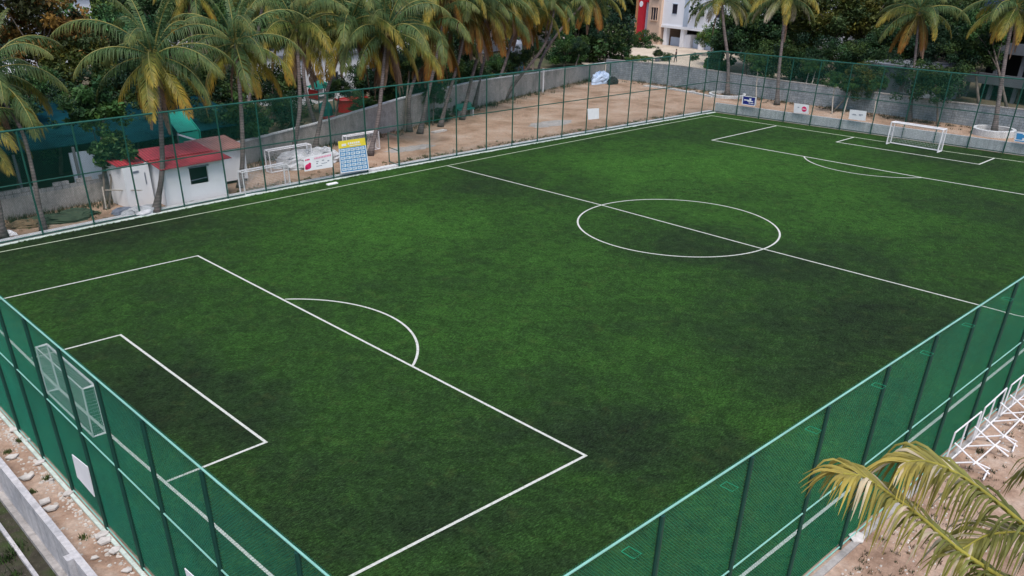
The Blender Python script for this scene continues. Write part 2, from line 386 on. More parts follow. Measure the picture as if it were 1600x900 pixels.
# low grey lane beside the road wall
# lines
def strip(name, pts, wd, mat, z=0.006, close=False):
    mb = MB(); pts = [Vector((p[0], p[1], 0)) for p in pts]; n_ = len(pts); L = []; Rr = []
    for i, p in enumerate(pts):
        a = pts[(i-1) % n_] if (i > 0 or close) else p
        c_ = pts[(i+1) % n_] if (i < n_-1 or close) else p
        d1 = (p-a).normalized() if (p-a).length > 0 else (c_-p).normalized()
        d2 = (c_-p).normalized() if (c_-p).length > 0 else d1
        n1 = Vector((-d1.y, d1.x, 0)); n2_ = Vector((-d2.y, d2.x, 0)); nn = (n1+n2_).normalized()
        k = wd/2/max(0.3, nn.dot(n1)); L.append(p+nn*k); Rr.append(p-nn*k)
    vv = []
    for a, c_ in zip(L, Rr): vv += [(a.x, a.y, z), (c_.x, c_.y, z)]
    mb.v = vv
    for i in range(n_ if close else n_-1):
        j = (i+1) % n_; mb.f.append((2*i+1, 2*j+1, 2*j, 2*i)); mb.mi.append(0)
    return struct(mb.build(name, mat))
def g2(*pp): return [G(*p)[:2] for p in pp]
d2 = lambda a, b, n_: [(a[0]+(b[0]-a[0])*i/n_, a[1]+(b[1]-a[1])*i/n_) for i in range(n_+1)]
tl = poly_y([G(*p) for p in [(0, 393.5), (120, 371.5), (350, 327), (520, 294), (697, 258.2), (900, 220.5), (1111.5, 180.7)]], 3)
FC = G(1111.5, 180.7)
strip('touchline', [(x, tl(x)) for x in np.linspace(-0.02, FC.x+0.05, 30)], 0.10, M['worn_line'])
strip('touchline', [(0, 0.02), (67.9, 0.02)], 0.10, M['line'])
strip('goal_line', [(0.0, tl(0)-0.06), (-0.03, 30), (-0.12, 22.6), (-0.06, 17), (0.06, 12), (0.14, 6), (0.0, 0.09)], 0.10, M['line'])
GL = g2((1213, 196.2), (1333.8, 214.3), (1385, 222.2), (1480, 236.8), (1553.7, 247), (1600, 253.4))
strip('goal_line', [(FC.x, FC.y-0.05)] + GL + [(GL[-1][0]+0.15, 8), (67.95, 0.09)], 0.13, M['worn_line'])
strip('halfway_line', g2((697.5, 258.6), (938, 320), (1195, 389.7), (1523, 475), (1591, 493.5)) + [(34.2, 0.09)], 0.10, M['line'])
strip('penalty_area_line', [(0.1, G(12, 465)[1])] + g2((309, 399.7), (915, 712), (549, 900)) + [(0.1, G(549, 900)[1]-0.03)], 0.10, M['line'])
strip('goal_area_line', [(0.02, G(100, 546)[1])] + g2((188.3, 523.3), (415.5, 691), (260.5, 752.5)), 0.10, M['line'])
pf = g2((1213, 196.6), (1112.5, 219), (1255.6, 244.4), (1441, 277.6), (1600, 304))
dxy = (pf[4][0]-pf[3][0], pf[4][1]-pf[3][1]); k = (6.9-pf[3][1])/dxy[1]
pe = (pf[3][0]+dxy[0]*k, 6.9)
strip('penalty_area_line', pf[:4] + [pe, (GL[-1][0]+0.1, 6.8)], 0.13, M['line'])
strip('goal_area_line', g2((1333.8, 214.5), (1307, 222), (1530, 256.8), (1553.7, 247.2)), 0.13, M['line'])
def circ_fit(pix):
    A = np.array([[2*g.x, 2*g.y, 1] for g in pix]); bb = np.array([g.x**2+g.y**2 for g in pix])
    s_, *_ = np.linalg.lstsq(A, bb, rcond=None); return s_[0], s_[1], math.sqrt(s_[2]+s_[0]**2+s_[1]**2)
pc = [G(*p) for p in [(938, 320), (1195, 389.7), (901.5, 345), (1219, 368), (1030, 312), (1095, 402), (1150, 326.8), (960, 382.5)]]
x0, y0, rr = circ_fit(pc)
strip('centre_circle', [(x0+rr*math.cos(t), y0+rr*math.sin(t)) for t in np.linspace(0, 2*math.pi, 97)[:-1]], 0.10, M['line'], close=True, z=0.010)
def arc(pix, name, mat):
    gs = [G(*p) for p in pix]; x0, y0, rr = circ_fit(gs)
    a0 = math.atan2(gs[0].y-y0, gs[0].x-x0); a1 = math.atan2(gs[-1].y-y0, gs[-1].x-x0)
    if a0 - a1 > math.pi: a1 += 2*math.pi
    if a1 - a0 > math.pi: a0 += 2*math.pi
    strip(name, [(x0+rr*math.cos(t), y0+rr*math.sin(t)) for t in np.linspace(a0, a1, 30)], 0.10, mat, z=0.010)
arc([(445.5, 468), (512.4, 469.3), (580, 482.7), (629.8, 506.7), (651.5, 543), (645, 573)], 'penalty_arc', M['line'])
arc([(1255.6, 244.2), (1303, 264.6), (1362.5, 275), (1441, 277.5)], 'penalty_arc', M['line'])

# kerbs (under the left and far fence, with a step)
def ribbon(name, pts, off0, off1, z0, z1, mat, parent=None):
    mb = MB(); n_ = len(pts); P0 = []; P1 = []
    for i, p in enumerate(pts):
        a = pts[max(0, i-1)]; c_ = pts[min(n_-1, i+1)]; d = (Vector(c_)-Vector(a)).normalized(); nn = Vector((-d.y, d.x, 0))
        P0.append(Vector(p)+nn*off0); P1.append(Vector(p)+nn*off1)
    base = 0
    for i in range(n_):
        for q, z in ((P0[i], z0), (P1[i], z0), (P1[i], z1), (P0[i], z1)): mb.v.append((q.x, q.y, z))
    for i in range(n_-1):
        for k in range(4):
            a = i*4+k; b_ = i*4+(k+1) % 4; mb.f.append((a, b_, b_+4, a+4)); mb.mi.append(0)
    mb.f.append((3, 2, 1, 0)); mb.mi.append(0); q = (n_-1)*4; mb.f.append((q, q+1, q+2, q+3)); mb.mi.append(0)
    return mb.build(name, mat, parent)
lf = [Vector((x, yL(x), 0)) for x in np.linspace(XN, CL.x, 30)]
struct(ribbon('kerb', lf, 0.06, 0.52, -0.1, 0.12, M['kerb']))
struct(ribbon('turf_edge_strip', lf, -0.36, -0.10, -0.1, 0.035, M['kerb_pale']))
ff = [Vector((xF(y), y, 0)) for y in np.linspace(40.9, YR, 14)]
o = ribbon('retaining_wall', ff, 0.10, 0.34, -0.1, 0.85, M['kerb'])
tag(o, 'low pale concrete retaining wall along the foot of the fence behind the far goal', 'low wall')
rf = [Vector((XN, YR, 0)), Vector((30, YR, 0)), Vector((68, YR, 0))]
struct(ribbon('kerb', rf, -0.27, -0.08, -0.1, 0.05, M['plaster_wall']))
nf = [Vector((XN, 41.2, 0)), Vector((XN, 20, 0)), Vector((XN, YR, 0))]
struct(ribbon('kerb', nf, -0.16, -0.05, -0.1, 0.06, M['kerb_pale']))

# ------------------------------------------------------------------ fences
def panel_mesh(name, L, z0, z1, pitch, rad, mat):
    mb = MB(); H = z1-z0; step = pitch*math.sqrt(2)
    def wire(p, q, side):
        n_ = max(1, int((q-p).length/1.3)); pr = [p+(q-p)*i/n_ for i in range(n_+1)]
        d = (q-p).normalized(); a = Vector((0, 1, 0)); b_ = d.cross(a)
        base = len(mb.v)
        for x in pr:
            for k in range(3):
                t = 2*math.pi*k/3; mb.v.append(tuple(x+(a*math.cos(t)+b_*math.sin(t))*rad+Vector((0, side*rad, 0))))
        for i in range(n_):
            for k in range(3):
                q_ = base+3*i; mb.f.append((q_+k, q_+(k+1) % 3, q_+3+(k+1) % 3, q_+3+k)); mb.mi.append(0)
    c = -H + step/2
    while c < L:
        # rising: x = c + t, z = z0 + t
        t0 = max(0, -c); t1 = min(H, L-c)
        if t1-t0 > 0.02:
            wire(Vector((c+t0, 0, z0+t0)), Vector((c+t1, 0, z0+t1)), 1)
            wire(Vector((L-c-t0, 0, z0+t0)), Vector((L-c-t1, 0, z0+t1)), -1)
        c += step
    return mb.build(name, mat)
H = 5.5
def fence(name, posts, label, mesh_o, Lp, rail_r, mid_z, rail_mat, bottom=True, kind_r=0.05, skip=(), inside=1, brackets=None, top_r=None):
    f = thing(name, posts[0], label, 'fence')
    for p in posts:
        mb = MB(); mb.tube([(p.x, p.y, -0.05), (p.x, p.y, H-0.06)], kind_r, 8); o = mb.build('post', M['post_paint'] if inside < 0 else M['green_paint'], f)
    # rails offset to the pitch side
    d0 = (posts[-1]-posts[0]).normalized(); nn = Vector((d0.y, -d0.x, 0))*inside
    tr = top_r or rail_r
    mb = MB(); mb.tube([(p.x, p.y, H) for p in posts], tr, 8); mb.build('top_rail', rail_mat, f)
    mb = MB()
    for a, b_ in zip(posts[:-1], posts[1:]):
        e = (b_-a).normalized()*(kind_r+0.01); mb.tube([(a.x+e.x, a.y+e.y, mid_z), (b_.x-e.x, b_.y-e.y, mid_z)], rail_r*0.8, 6)
    mb.build('middle_rail', rail_mat, f)
    mb = MB()
    for i, (a, b_) in enumerate(zip(posts[:-1], posts[1:])):
        if i in skip: continue
        if i-1 in skip: mb.build('bottom_rail', rail_mat, f); mb = MB()
        e = (b_-a).normalized()*(kind_r+0.01); mb.tube([(a.x+e.x, a.y+e.y, 0.09), (b_.x-e.x, b_.y-e.y, 0.09)], rail_r*0.8, 6)
    mb.build('bottom_rail', rail_mat, f)
    for i, (a, b_) in enumerate(zip(posts[:-1], posts[1:])):
        if i in skip: continue
        o = bpy.data.objects.new('mesh_panel', mesh_o.data); COL.objects.link(o); o.parent = f
        d = b_-a; q = a + nn*(kind_r+0.012) - Vector(f.location)
        o.location = q; o.rotation_euler = (0, 0, math.atan2(d.y, d.x)); o.scale = (d.length/Lp, 1, 1)
    return f
pm_near = panel_mesh('mesh_panel', 2.9, 0.08, H, 0.052, 0.0029, M['mesh_wire'])
pm_right = panel_mesh('mesh_panel', 2.9, 0.08, H, 0.052, 0.0024, M['mesh_wire_b'])
pm_far = panel_mesh('mesh_panel', 2.6, 0.08, H, 0.075, 0.0034, M['far_wire'])
basesL = [(68, 368), (149, 352.5), (222, 338.7), (289, 324), (358, 311), (413, 298), (470, 290), (524, 280), (576.7, 270), (626, 261), (671.7, 251.7), (716, 245), (758.9, 236), (799, 229), (838, 222), (874.4, 215), (909, 208), (942.5, 203), (974.4, 197), (1005, 192), (1033.7, 188), (1061.4, 182), (1087.8, 177)]
xs = [-2.17, 0.6, 3.2] + [G(*b_).x for b_ in basesL]
xs = [x for x in xs]
postsL = [Vector((x, yL(x), 0)) for x in xs] + [CL.copy()]
fence('chain_link_fence', postsL, 'long green chain link fence between the pitch and the sandy yard with palms', pm_far, 2.6, 0.045, 2.85, M['green_paint'], inside=1, kind_r=0.05, top_r=0.05, skip=(11,))
ys = [38.45, 36.1, 33.6, 31.0, 28.2, 25.4, 22.7, 20.05, 17.37, 14.65, 12.0, 9.3, 6.6, 3.9, 1.3, YR]
postsF = [CL.copy()] + [Vector((xF(y), y, 0)) for y in ys]
fence('chain_link_fence', postsF, 'tall green chain link fence behind the far goal above a pale low wall', pm_far, 2.6, 0.045, 2.8, M['green_paint'], inside=1, kind_r=0.05, top_r=0.05)
ysN = [41.2, 38.0, 35.1, 32.3, 29.8, 27.4, 24.9, 22.4, 20.15, 17.9, 15.42, 12.95, 10.62, 8.17, 5.55, 2.24, YR]
postsN = [Vector((XN, y, 0)) for y in ysN]
fN = fence('chain_link_fence', postsN, 'dense green chain link fence at lower left behind the near goal, beside the rubble strip', pm_near, 2.9, 0.026, 3.1, M['rail_paint_skylit'], inside=-1, kind_r=0.050, top_r=0.023)
xr = [XN, 0.35, 3.04, 5.92, 8.99, 11.93, 14.72, 17.54, 20.55, 23.5, 26.5, 29.5, 32.4, 35.3, 38.2, 41.1, 44, 47, 50, 53, 56, 59, 62, 65, 68]
postsR = [Vector((x, YR, 0)) for x in xr]
fR = fence('chain_link_fence', postsR, 'dense green chain link fence at lower right with small square brackets under its top rail', pm_right, 2.9, 0.026, 2.62, M['rail_paint_skylit'], inside=-1, kind_r=0.050, top_r=0.023)
for o in (pm_near, pm_far, pm_right): bpy.data.objects.remove(o)
bk = None
for x in [1.94, 4.83, 7.96, 10.98, 13.63, 16.3, 19.2, 22.1]:
    mb = MB(); z = 5.33
    q = [(x-.10, YR-0.07, z), (x+.10, YR-0.07, z), (x+.10, YR-.33, z), (x-.10, YR-.33, z)]
    mb.tube(q+[q[0]], 0.007, 5); mb.build('bracket', M['mesh_wire_b'], fR)

# boards on the fences
def board(name, c4, label, cat, mat, group=None, th=0.02, frame=None):
    """c4: TL,TR,BR,BL world points"""
    t = thing(name, c4[3], label, cat, group)
    nrm = (c4[1]-c4[0]).cross(c4[3]-c4[0]).normalized()
    if nrm.dot(C0-c4[0]) < 0: nrm = -nrm
    mb = MB(); mb.prism([c4[0], c4[1], c4[2], c4[3]], nrm*-th); mb.build('panel', mat, t)
    def P(u, v_, h): return c4[0]*(1-u)*(1-v_)+c4[1]*u*(1-v_)+c4[2]*u*v_+c4[3]*(1-u)*v_ + nrm*h
    def patch(nm, rects, mat, h=0.006, lab=None):
        mb = MB()
        for (u0, v0, u1, v1) in rects:
            mb.prism([P(u0, v0, 0.001), P(u1, v0, 0.001), P(u1, v1, 0.001), P(u0, v1, 0.001)], nrm*h)
        o = mb.build(nm, mat, t)
        if lab: o['label'] = lab
        return o
    if frame:
        k = frame; patch('frame', [(0, 0, 1, k), (0, 1-k, 1, 1), (0, k, k, 1-k), (1-k, k, 1, 1-k)], M['board_white'], 0.012)
    return t, P, patch, nrm
# schedule board
c4 = [on_y(528, 221, 41.98), on_y(570, 215, 41.98), on_y(577, 265, 41.98), on_y(532.4, 271, 41.98)]
t, P, patch, nrm = board('notice_board', c4, 'tall timetable board on the fence with yellow heading and pale cards on blue', 'notice board', M['sky_blue'])
patch('heading', [(0.0, 0.0, 1.0, 0.23)], M['yellow'])
patch('frame', [(0, 0.23, 0.03, 1), (0.97, 0.23, 1, 1), (0.03, 0.97, 0.97, 1)], M['board_white'], 0.010)
patch('heading_lettering', [(0.35+0.075*i, 0.08, 0.40+0.075*i, 0.14) for i in range(6)]+[(0.12, 0.10, 0.28, 0.17), (0.40, 0.17, 0.82, 0.19)], M['board_white'], 0.014)
for r_ in range(6):
    for c_ in range(5):
        u = 0.06+0.18*c_; v_ = 0.26+0.118*r_
        patch('card', [(u, v_, u+0.15, v_+0.085)], M['card'], 0.012)
rects = []
for r_ in range(6):
    for c_ in range(5):
        u = 0.06+0.18*c_; v_ = 0.26+0.118*r_
        rects += [(u+0.02, v_+0.02, u+0.12, v_+0.034), (u+0.02, v_+0.045, u+0.10, v_+0.058)]
mb = MB()
for (u0, v0, u1, v1) in rects: mb.prism([P(u0, v0, 0.0135), P(u1, v0, 0.0135), P(u1, v1, 0.0135), P(u0, v1, 0.0135)], nrm*0.004)
mb.build('card_lettering', M['sky_blue'], t)
# pink banner
c4 = [on_y(474.6, 247.4, 42.1), on_y(519, 237, 42.1), on_y(520, 261, 42.1), on_y(476, 268, 42.1)]
t, P, patch, nrm = board('banner', c4, 'white banner with pink heading and magenta picture, tied to the fence left of the timetable', 'banner', M['board_white'])
patch('heading_lettering', [(0.36+0.055*i, 0.13, 0.40+0.055*i, 0.25) for i in range(11)], M['pink'])
patch('side_lettering', [(0.04+0.055*i, 0.12, 0.085+0.055*i, 0.22) for i in range(3)], M['magenta'])
mb = MB()
for (u, v_, ru, rv) in [(0.13, 0.68, 0.11, 0.20), (0.19, 0.52, 0.05, 0.12), (0.08, 0.80, 0.06, 0.1)]:
    mb.prism([P(u+ru*math.cos(a), v_+rv*math.sin(a), 0.001) for a in np.linspace(0, 2*math.pi, 12)[:-1]], nrm*0.007)
mb.build('picture', M['magenta'], t)
patch('small_lettering', [(0.42, 0.42, 0.50, 0.46), (0.62, 0.40, 0.70, 0.45), (0.82, 0.5, 0.88, 0.56), (0.42, 0.55, 0.47, 0.6), (0.6, 0.62, 0.8, 0.65), (0.42, 0.75, 0.62, 0.78)], M['ink'])
# white panels
t, P, patch, nrm = board('sign', [on_y(918, 170, 41.45), on_y(936, 169, 41.45), on_y(936, 185.5, 41.45), on_y(919, 187, 41.45)], 'blank white square sign on the long fence in front of the sandy yard', 'sign', M['board_white'])
xx = XN-0.075
t, P, patch, nrm = board('sign', [on_x(112, 710, xx), on_x(136.4, 729.6, xx), on_x(147.6, 776.7, xx), on_x(120.5, 745.5, xx)], 'blank white sign low on the outside of the lower left fence near the goal', 'sign', M['board_white'])
p0 = on_x(288, 888, xx)
t, P, patch, nrm = board('sign', [p0, p0+Vector((0, -1.25, 0.12)), p0+Vector((0, -1.3, -0.9)), p0+Vector((0, -0.12, -0.95))], 'white sign on the lower left fence cut by the bottom edge, only its corner showing', 'sign', M['board_white'])
xa = lambda y: xF(y)-0.10
def fb(pts, y): return [on_x(a, b_, xa(y)) for a, b_ in pts]
t, P, patch, nrm = board('sign', fb([(1160, 149), (1182, 152), (1180, 166), (1159, 163)], 37.5), 'dark blue sign with white border and emblem on the far fence beside the palm ring', 'sign', M['board_blue'], frame=0.07)
patch('emblem', [(0.15, 0.40, 0.50, 0.52), (0.40, 0.47, 0.80, 0.60), (0.52, 0.22, 0.66, 0.47), (0.5, 0.70, 0.6, 0.78), (0.64, 0.72, 0.85, 0.80)], M['board_white'])
t, P, patch, nrm = board('sign', fb([(1241, 161), (1264, 164), (1263, 178), (1240, 176)], 32.4), 'white sign with a round red badge at its right on the far fence', 'sign', M['board_white'])
mb = MB(); mb.prism([P(0.70+0.17*math.cos(a), 0.52+0.29*math.sin(a), 0.001) for a in np.linspace(0, 2*math.pi, 17)[:-1]], nrm*0.006); mb.build('badge', M['magenta'], t)
patch('badge_lettering', [(0.59, 0.47, 0.63, 0.58), (0.655, 0.47, 0.69, 0.58), (0.715, 0.47, 0.75, 0.58), (0.77, 0.47, 0.80, 0.58)], M['board_white'], 0.010)
patch('small_lettering', [(0.25, 0.35, 0.36, 0.42)], M['ink'])
t, P, patch, nrm = board('sign', fb([(1328, 171), (1354, 174), (1352, 189), (1326, 186)], 27), 'white sign with two faint grey words on the far fence left of the goal', 'sign', M['board_white'])
patch('small_lettering', [(0.20, 0.42, 0.40, 0.46), (0.15, 0.50, 0.44, 0.53), (0.58, 0.38, 0.82, 0.45), (0.60, 0.50, 0.72, 0.54)], M['ink'])
t, P, patch, nrm = board('sign', fb([(1586, 205), (1618, 209), (1616, 225), (1584, 221)], 13.5), 'white and light blue sign on the far fence cut by the right edge', 'sign', M['board_white'])
patch('emblem', [(0.10, 0.15, 0.40, 0.75), (0.40, 0.25, 0.55, 0.55), (0.05, 0.84, 1.0, 0.93)], M['sky_blue'])

# ------------------------------------------------------------------ goals
def make_goal(wd=4.25, dep=0.72, h=1.75, r_=0.055):
    g = thing('football_goal', (0, 0, 0), '', 'goal'); hw = wd/2
    for s in (-1, 1):
        mb = MB(); mb.tube([(0, s*hw, 0), (0, s*hw, h)], r_, 8); mb.build('goal_post', M['white_metal'], g, world=False)
        mb = MB(); mb.tube([(0.02, s*hw, h), (dep-0.08, s*hw, h), (dep, s*hw, 0.03), (0.02, s*hw, 0.03)], r_*0.8, 6); mb.build('side_frame', M['white_metal'], g, world=False)
    mb = MB(); mb.tube([(0, -hw, h), (0, hw, h)], r_, 8); mb.build('crossbar', M['white_metal'], g, world=False)
    tp_ = dep-0.08
    mb = MB(); mb.tube([(dep, -hw, 0.03), (dep, hw, 0.03)], r_*0.9, 6); mb.tube([(tp_, -hw, h), (tp_, hw, h)], r_*0.7, 6); mb.build('back_bar', M['white_metal'], g, world=False)
    mb = MB(); s = 0.12; t_ = 0.0042
    def wq(a, b_): mb.tube([a, b_], t_, 3, caps=False)
    ny = int(wd/s)
    for i in range(1, ny):
        y = -hw+wd*i/ny; wq((tp_, y, h), (dep, y, 0.03)); wq((0, y, h), (tp_, y, h))
    nz = int(h/s)
    for i in range(1, nz):
        z = h*i/nz; xb = tp_+(dep-tp_)*(1-z/h); wq((xb, -hw, z), (xb, hw, z))
        for sg in (-1, 1): wq((0, sg*hw, z), (xb, sg*hw, z))
    for x in (0.12, 0.24, 0.36, 0.48): wq((x, -hw, h), (x, hw, h))
    for sg in (-1, 1):
        for x in (0.12, 0.24, 0.36, 0.48, 0.58): wq((x, sg*hw, 0.03), (x, sg*hw, h))
    mb.build('net', M['net'], g, world=False)
    return g
goal = make_goal()
goal['label'] = 'white football goal with net standing on the far goal line'; goal['group'] = 'white football goals'
goal.location = (66.55, 20.35, 0); goal.rotation_euler = (0, 0, R(-2))
# the far goal in the photo has upright ends: second set
def place_goal(loc, rz, label, sc=1):
    c = dup(goal); c.location = loc; c.rotation_euler = (0, 0, rz); c['label'] = label; c.scale = (sc, sc, sc); return c
ng = place_goal((-0.12, 20.3, 0), R(180), 'white football goal with net seen through the green fence at lower left', 1.0); ng.scale = (0.58, 1, 1)
a = G(376, 303); b_ = G(446, 288.5)
def goal_between(a, b_, label, sc, back):
    mid = (a+b_)/2; d = (b_-a); ang = math.atan2(d.y, d.x) - math.pi/2
    if back: ang += math.pi
    return place_goal((mid.x, mid.y, 0), ang, label, d.length/4.25*1.0)
goal_between(a, b_, 'white practice goal standing just outside the fence beside the smaller hut', 1, False)
goal_between(G(417, 268), G(482, 256), 'white practice goal farther back in front of the white sheet heap', 1, False)
goal_between(G(537, 240), G(587, 231), 'white practice goal out in the yard behind the timetable board', 1, False)

# white metal frames outside the right fence
def metal_frame():
    f = thing('metal_frame', (0, 0, 0), '', 'metal frame'); r_ = 0.026; L = 2.15; h = 1.2; dd = 1.15
    def part(nm, tubes):
        mb = MB()
        for t_ in tubes: mb.tube(t_, r_, 6)
        mb.build(nm, M['white_metal'], f, world=False)
    part('upright_frame', [[(0, 0, 0.03), (0.06, 0, h), (L-0.06, 0, h), (L, 0, 0.03)]])
    part('middle_bar', [[(L*0.47, 0, 0.06), (L*0.47, 0, h-0.02)]])
    part('long_bar', [[(0, 0, 0.05), (L, 0, 0.05)]]); part('long_bar', [[(0.25, -dd*0.62, 0.30), (L+0.25, -dd*0.62, 0.30)]])
    for x in (0.35, L-0.25):
        part('leg', [[(x, 0, h*0.6), (x+0.1, -dd*0.6, 0.30), (x+0.22, -dd, 0.03)]])
        part('brace', [[(x-0.15, -0.02, 0.05), (x+0.12, -dd*0.62, 0.30), (x+0.55, -dd*0.9, 0.03)]])
    part('foot', [[(0.1, -dd, 0.03), (0.75, -dd*0.9, 0.03)]])
    return f
mf = metal_frame(); mf['group'] = 'white metal frames beside the right fence'
mf['label'] = 'white tubular metal frame nearest the yellow palm fronds'
mf.location = (18.2, YR-0.24, 0.052); mf.rotation_euler = (0, 0, R(-1))
for i, (x, y, rz, lab) in enumerate([(20.6, YR-0.26, 1, 'white tubular metal frame in the middle of the row by the right fence'), (23.0, YR-0.25, -1, 'white tubular metal frame at the right edge of the photo')]):
    c = dup(mf); c.location = (x, y, 0.052); c.rotation_euler = (0, 0, R(rz)); c['label'] = lab

# gate
hin = Vector(postsL[12]); 
ga = G(608.5, 255)
gt = thing('gate', (ga.x, ga.y, 0), 'open green metal gate leaf swung out from the long fence', 'gate')
hb = G(625, 261.4); hb = Vector((hb.x+0.02, hb.y+0.15, 0)); ga = Vector((ga.x, ga.y, 0))
mb = MB(); q = [ga+Vector((0, 0, .12)), ga+Vector((0, 0, 2.15)), hb+Vector((0, 0, 2.15)), hb+Vector((0, 0, .12))]
mb.tube(q+[q[0]], 0.04, 6); mb.tube([(q[0]+q[1])/2, (q[2]+q[3])/2], 0.03, 6); mb.build('gate_frame', M['green_paint'], gt)

# ------------------------------------------------------------------ boundary walls
def wall(name, pts, th, z0, z1, mat, label, cap=None, capmat=None, cat='wall'):
    t = thing(name, pts[0], label, cat)
    if not hasattr(z1, '__len__'): z1 = [z1]*len(pts)
    n_ = len(pts); mb = MB(); nns = []
    for i, p in enumerate(pts):
        d = (pts[min(n_-1, i+1)]-pts[max(0, i-1)]).normalized(); nns.append(Vector((-d.y, d.x, 0)))
    for i, p in enumerate(pts):
        for q, z in ((p-nns[i]*th/2, z0), (p+nns[i]*th/2, z0), (p+nns[i]*th/2, z1[i]), (p-nns[i]*th/2, z1[i])): mb.v.append((q.x, q.y, z))
    for i in range(n_-1):
        for k in range(4):
            a = i*4+k; b_ = i*4+(k+1) % 4; mb.f.append((a, b_, b_+4, a+4)); mb.mi.append(0)
    mb.f.append((3, 2, 1, 0)); q = (n_-1)*4; mb.f.append((q, q+1, q+2, q+3)); mb.mi += [0, 0]
    mb.build('wall_body', mat, t)
    if cap:
        mb = MB()
        for i, p in enumerate(pts):
            for q, z in ((p-nns[i]*(th/2+cap), z1[i]+0.003), (p+nns[i]*(th/2+cap), z1[i]+0.003), (p+nns[i]*(th/2+cap), z1[i]+0.09), (p-nns[i]*(th/2+cap), z1[i]+0.09)): mb.v.append((q.x, q.y, z))
        for i in range(n_-1):
            for k in range(4):
                a = i*4+k; b_ = i*4+(k+1) % 4; mb.f.append((a, b_, b_+4, a+4)); mb.mi.append(0)
        mb.f.append((3, 2, 1, 0)); q = (n_-1)*4; mb.f.append((q, q+1, q+2, q+3)); mb.mi += [0, 0]
        mb.build('coping', capmat or mat, t)
    return t
w1 = wall('boundary_wall', wallL[:3]+[Vector((13.5, 47.4, 0))], 0.2, -0.45, 1.12, M['plaster_wall'], 'low boundary wall left of the hut, smooth below with two courses of grey blocks on top')
mb = MB()
for i, (a, b_) in enumerate(zip((wallL[:3]+[Vector((13.5, 47.4, 0))])[:-1], (wallL[:3]+[Vector((13.5, 47.4, 0))])[1:])):
    d = (b_-a); n_ = max(1, int(d.length/0.44)); dn = d.normalized(); nn = Vector((-dn.y, dn.x, 0))
    for row in range(2):
        for k in range(n_):
            if row == 1 and rnd() < 0.12: continue
            c_ = a+d*((k+0.5+(0.3 if row else 0)*0)/n_) + nn*U(-0.02, 0.02)
            mb.obox((c_.x, c_.y, 1.123+row*0.215), dn*(d.length/n_/2*0.93), nn*0.09, 0.20)
mb.build('blocks', M['block_wall_x'], w1)
w2 = wall('boundary_wall', [Vector((14.1, 47.7, 0))]+wallL[3:], 0.22, -0.45, [1.5, 1.5, 1.7, 2.5, 2.4, 2.1, 1.7, 1.6], M['plaster_wall'], 'long smooth grey boundary wall behind the leaning palms and the sandy yard', 0.05, M['kerb'])
w3 = wall('boundary_wall', wallB, 0.25, -0.45, [2.0, 2.2, 1.95, 1.85, 1.8, 2.0, 2.0], M['block_wall'], 'blue grey block boundary wall running behind the far goal', 0.02, M['plaster_wall'])
# near wall at lower left: top 1.0, with lower ledge on the outside
t = thing('boundary_wall', (XW-0.1, 12, -0.45), 'weathered white concrete wall with a pillar crossing the lower left corner', 'wall')
mb = MB(); mb.box(XW-0.18, XW, -30, 30, -0.45, 1.0); mb.build('wall_body', M['near_wall'], t)
mb = MB(); mb.box(XW-0.36, XW-0.183, -30, 30, -0.45, -0.25); mb.build('footing', M['plaster_wall'], t)
mb = MB(); mb.box(XW-0.82, XW-0.72, -30, 30, -0.45, -0.30); mb.build('drain_edge', M['near_wall'], t)
for y in (10.95, 17.4, 4.2, 24):
    mb = MB(); mb.box(XW-0.34, XW-0.184, y-0.13, y+0.13, -0.247, 1.02); mb.build('pillar', M['near_wall'], t)
sheet('ditch_soil', [(XW-0.3, -40), (XW-0.3, 45), (-40, 45), (-40, -40)], -0.42, M['dark_soil'])

# ------------------------------------------------------------------ huts
hA = G(261.7, 322.5); hB = G(357.5, 305)
hut = thing('hut', (15, 43, 0), 'small white hut with red corrugated roof and dark window, behind the fence', 'hut')
dx = (hB-hA).normalized(); dn = Vector((-dx.y, dx.x, 0)); LW = (hB-hA).length
def hp(u, v_, z): return Vector((hA.x, hA.y, 0))+dx*u+dn*v_+Vector((0, 0, z))
zf, zb = 2.2, 2.75; th = 0.14
mb = MB()
# front wall with window hole (u 1.75..3.0, z 0.95..2.0)
wu0, wu1, wz0, wz1 = 1.72, 2.92, 1.0, 2.02
def fw_box(u0, u1, z0, z1, v0=0, v1=th): mb.prism([hp(u0, v0, z0), hp(u1, v0, z0), hp(u1, v1, z0), hp(u0, v1, z0)], (0, 0, z1-z0))
fw_box(0, wu0, 0, zf); fw_box(wu1, LW, 0, zf); fw_box(wu0, wu1, 0, wz0); fw_box(wu0, wu1, wz1, zf)
# side walls (trapezoid), back
for u in (0, LW-th):
    mb.prism([hp(u, th, 0), hp(u, 2.6, 0), hp(u, 2.6, zb-0.05), hp(u, th, zf)], dx*th)
fw_box(0, LW, 0, zb-0.06, 2.6, 2.6+th)
mb.build('wall', M['white_wall'], hut)
mb = MB(); fw_box(wu0-0.05, wu1+0.08, wz1+0.003, wz1+0.07, -0.12, -0.003); mb.prism([hp(wu0, 0.05, wz0+0.22), hp(wu1, 0.05, wz0+0.30), hp(wu1, 0.09, wz0+0.30), hp(wu0, 0.09, wz0+0.22)], (0, 0, 0.04)); mb.build('window_lintel', M['ink'], hut)
mb = MB(); fw_box(0.3, LW-0.3, 0.0, 0.05, 0.3, 2.4); mb.build('floor_slab', M['dark'], hut)  # floor coloured near black to stand for the unlit room
mb = MB(); mb.prism([hp(0.35, 0.9, 0.06), hp(LW-0.35, 0.9, 0.06), hp(LW-0.35, 0.96, 0.06), hp(0.35, 0.96, 0.06)], (0, 0, 2.1)); mb.build('room_shade_sheet', M['dark'], hut)  # near-black sheet added behind the window, standing for the shade indoors
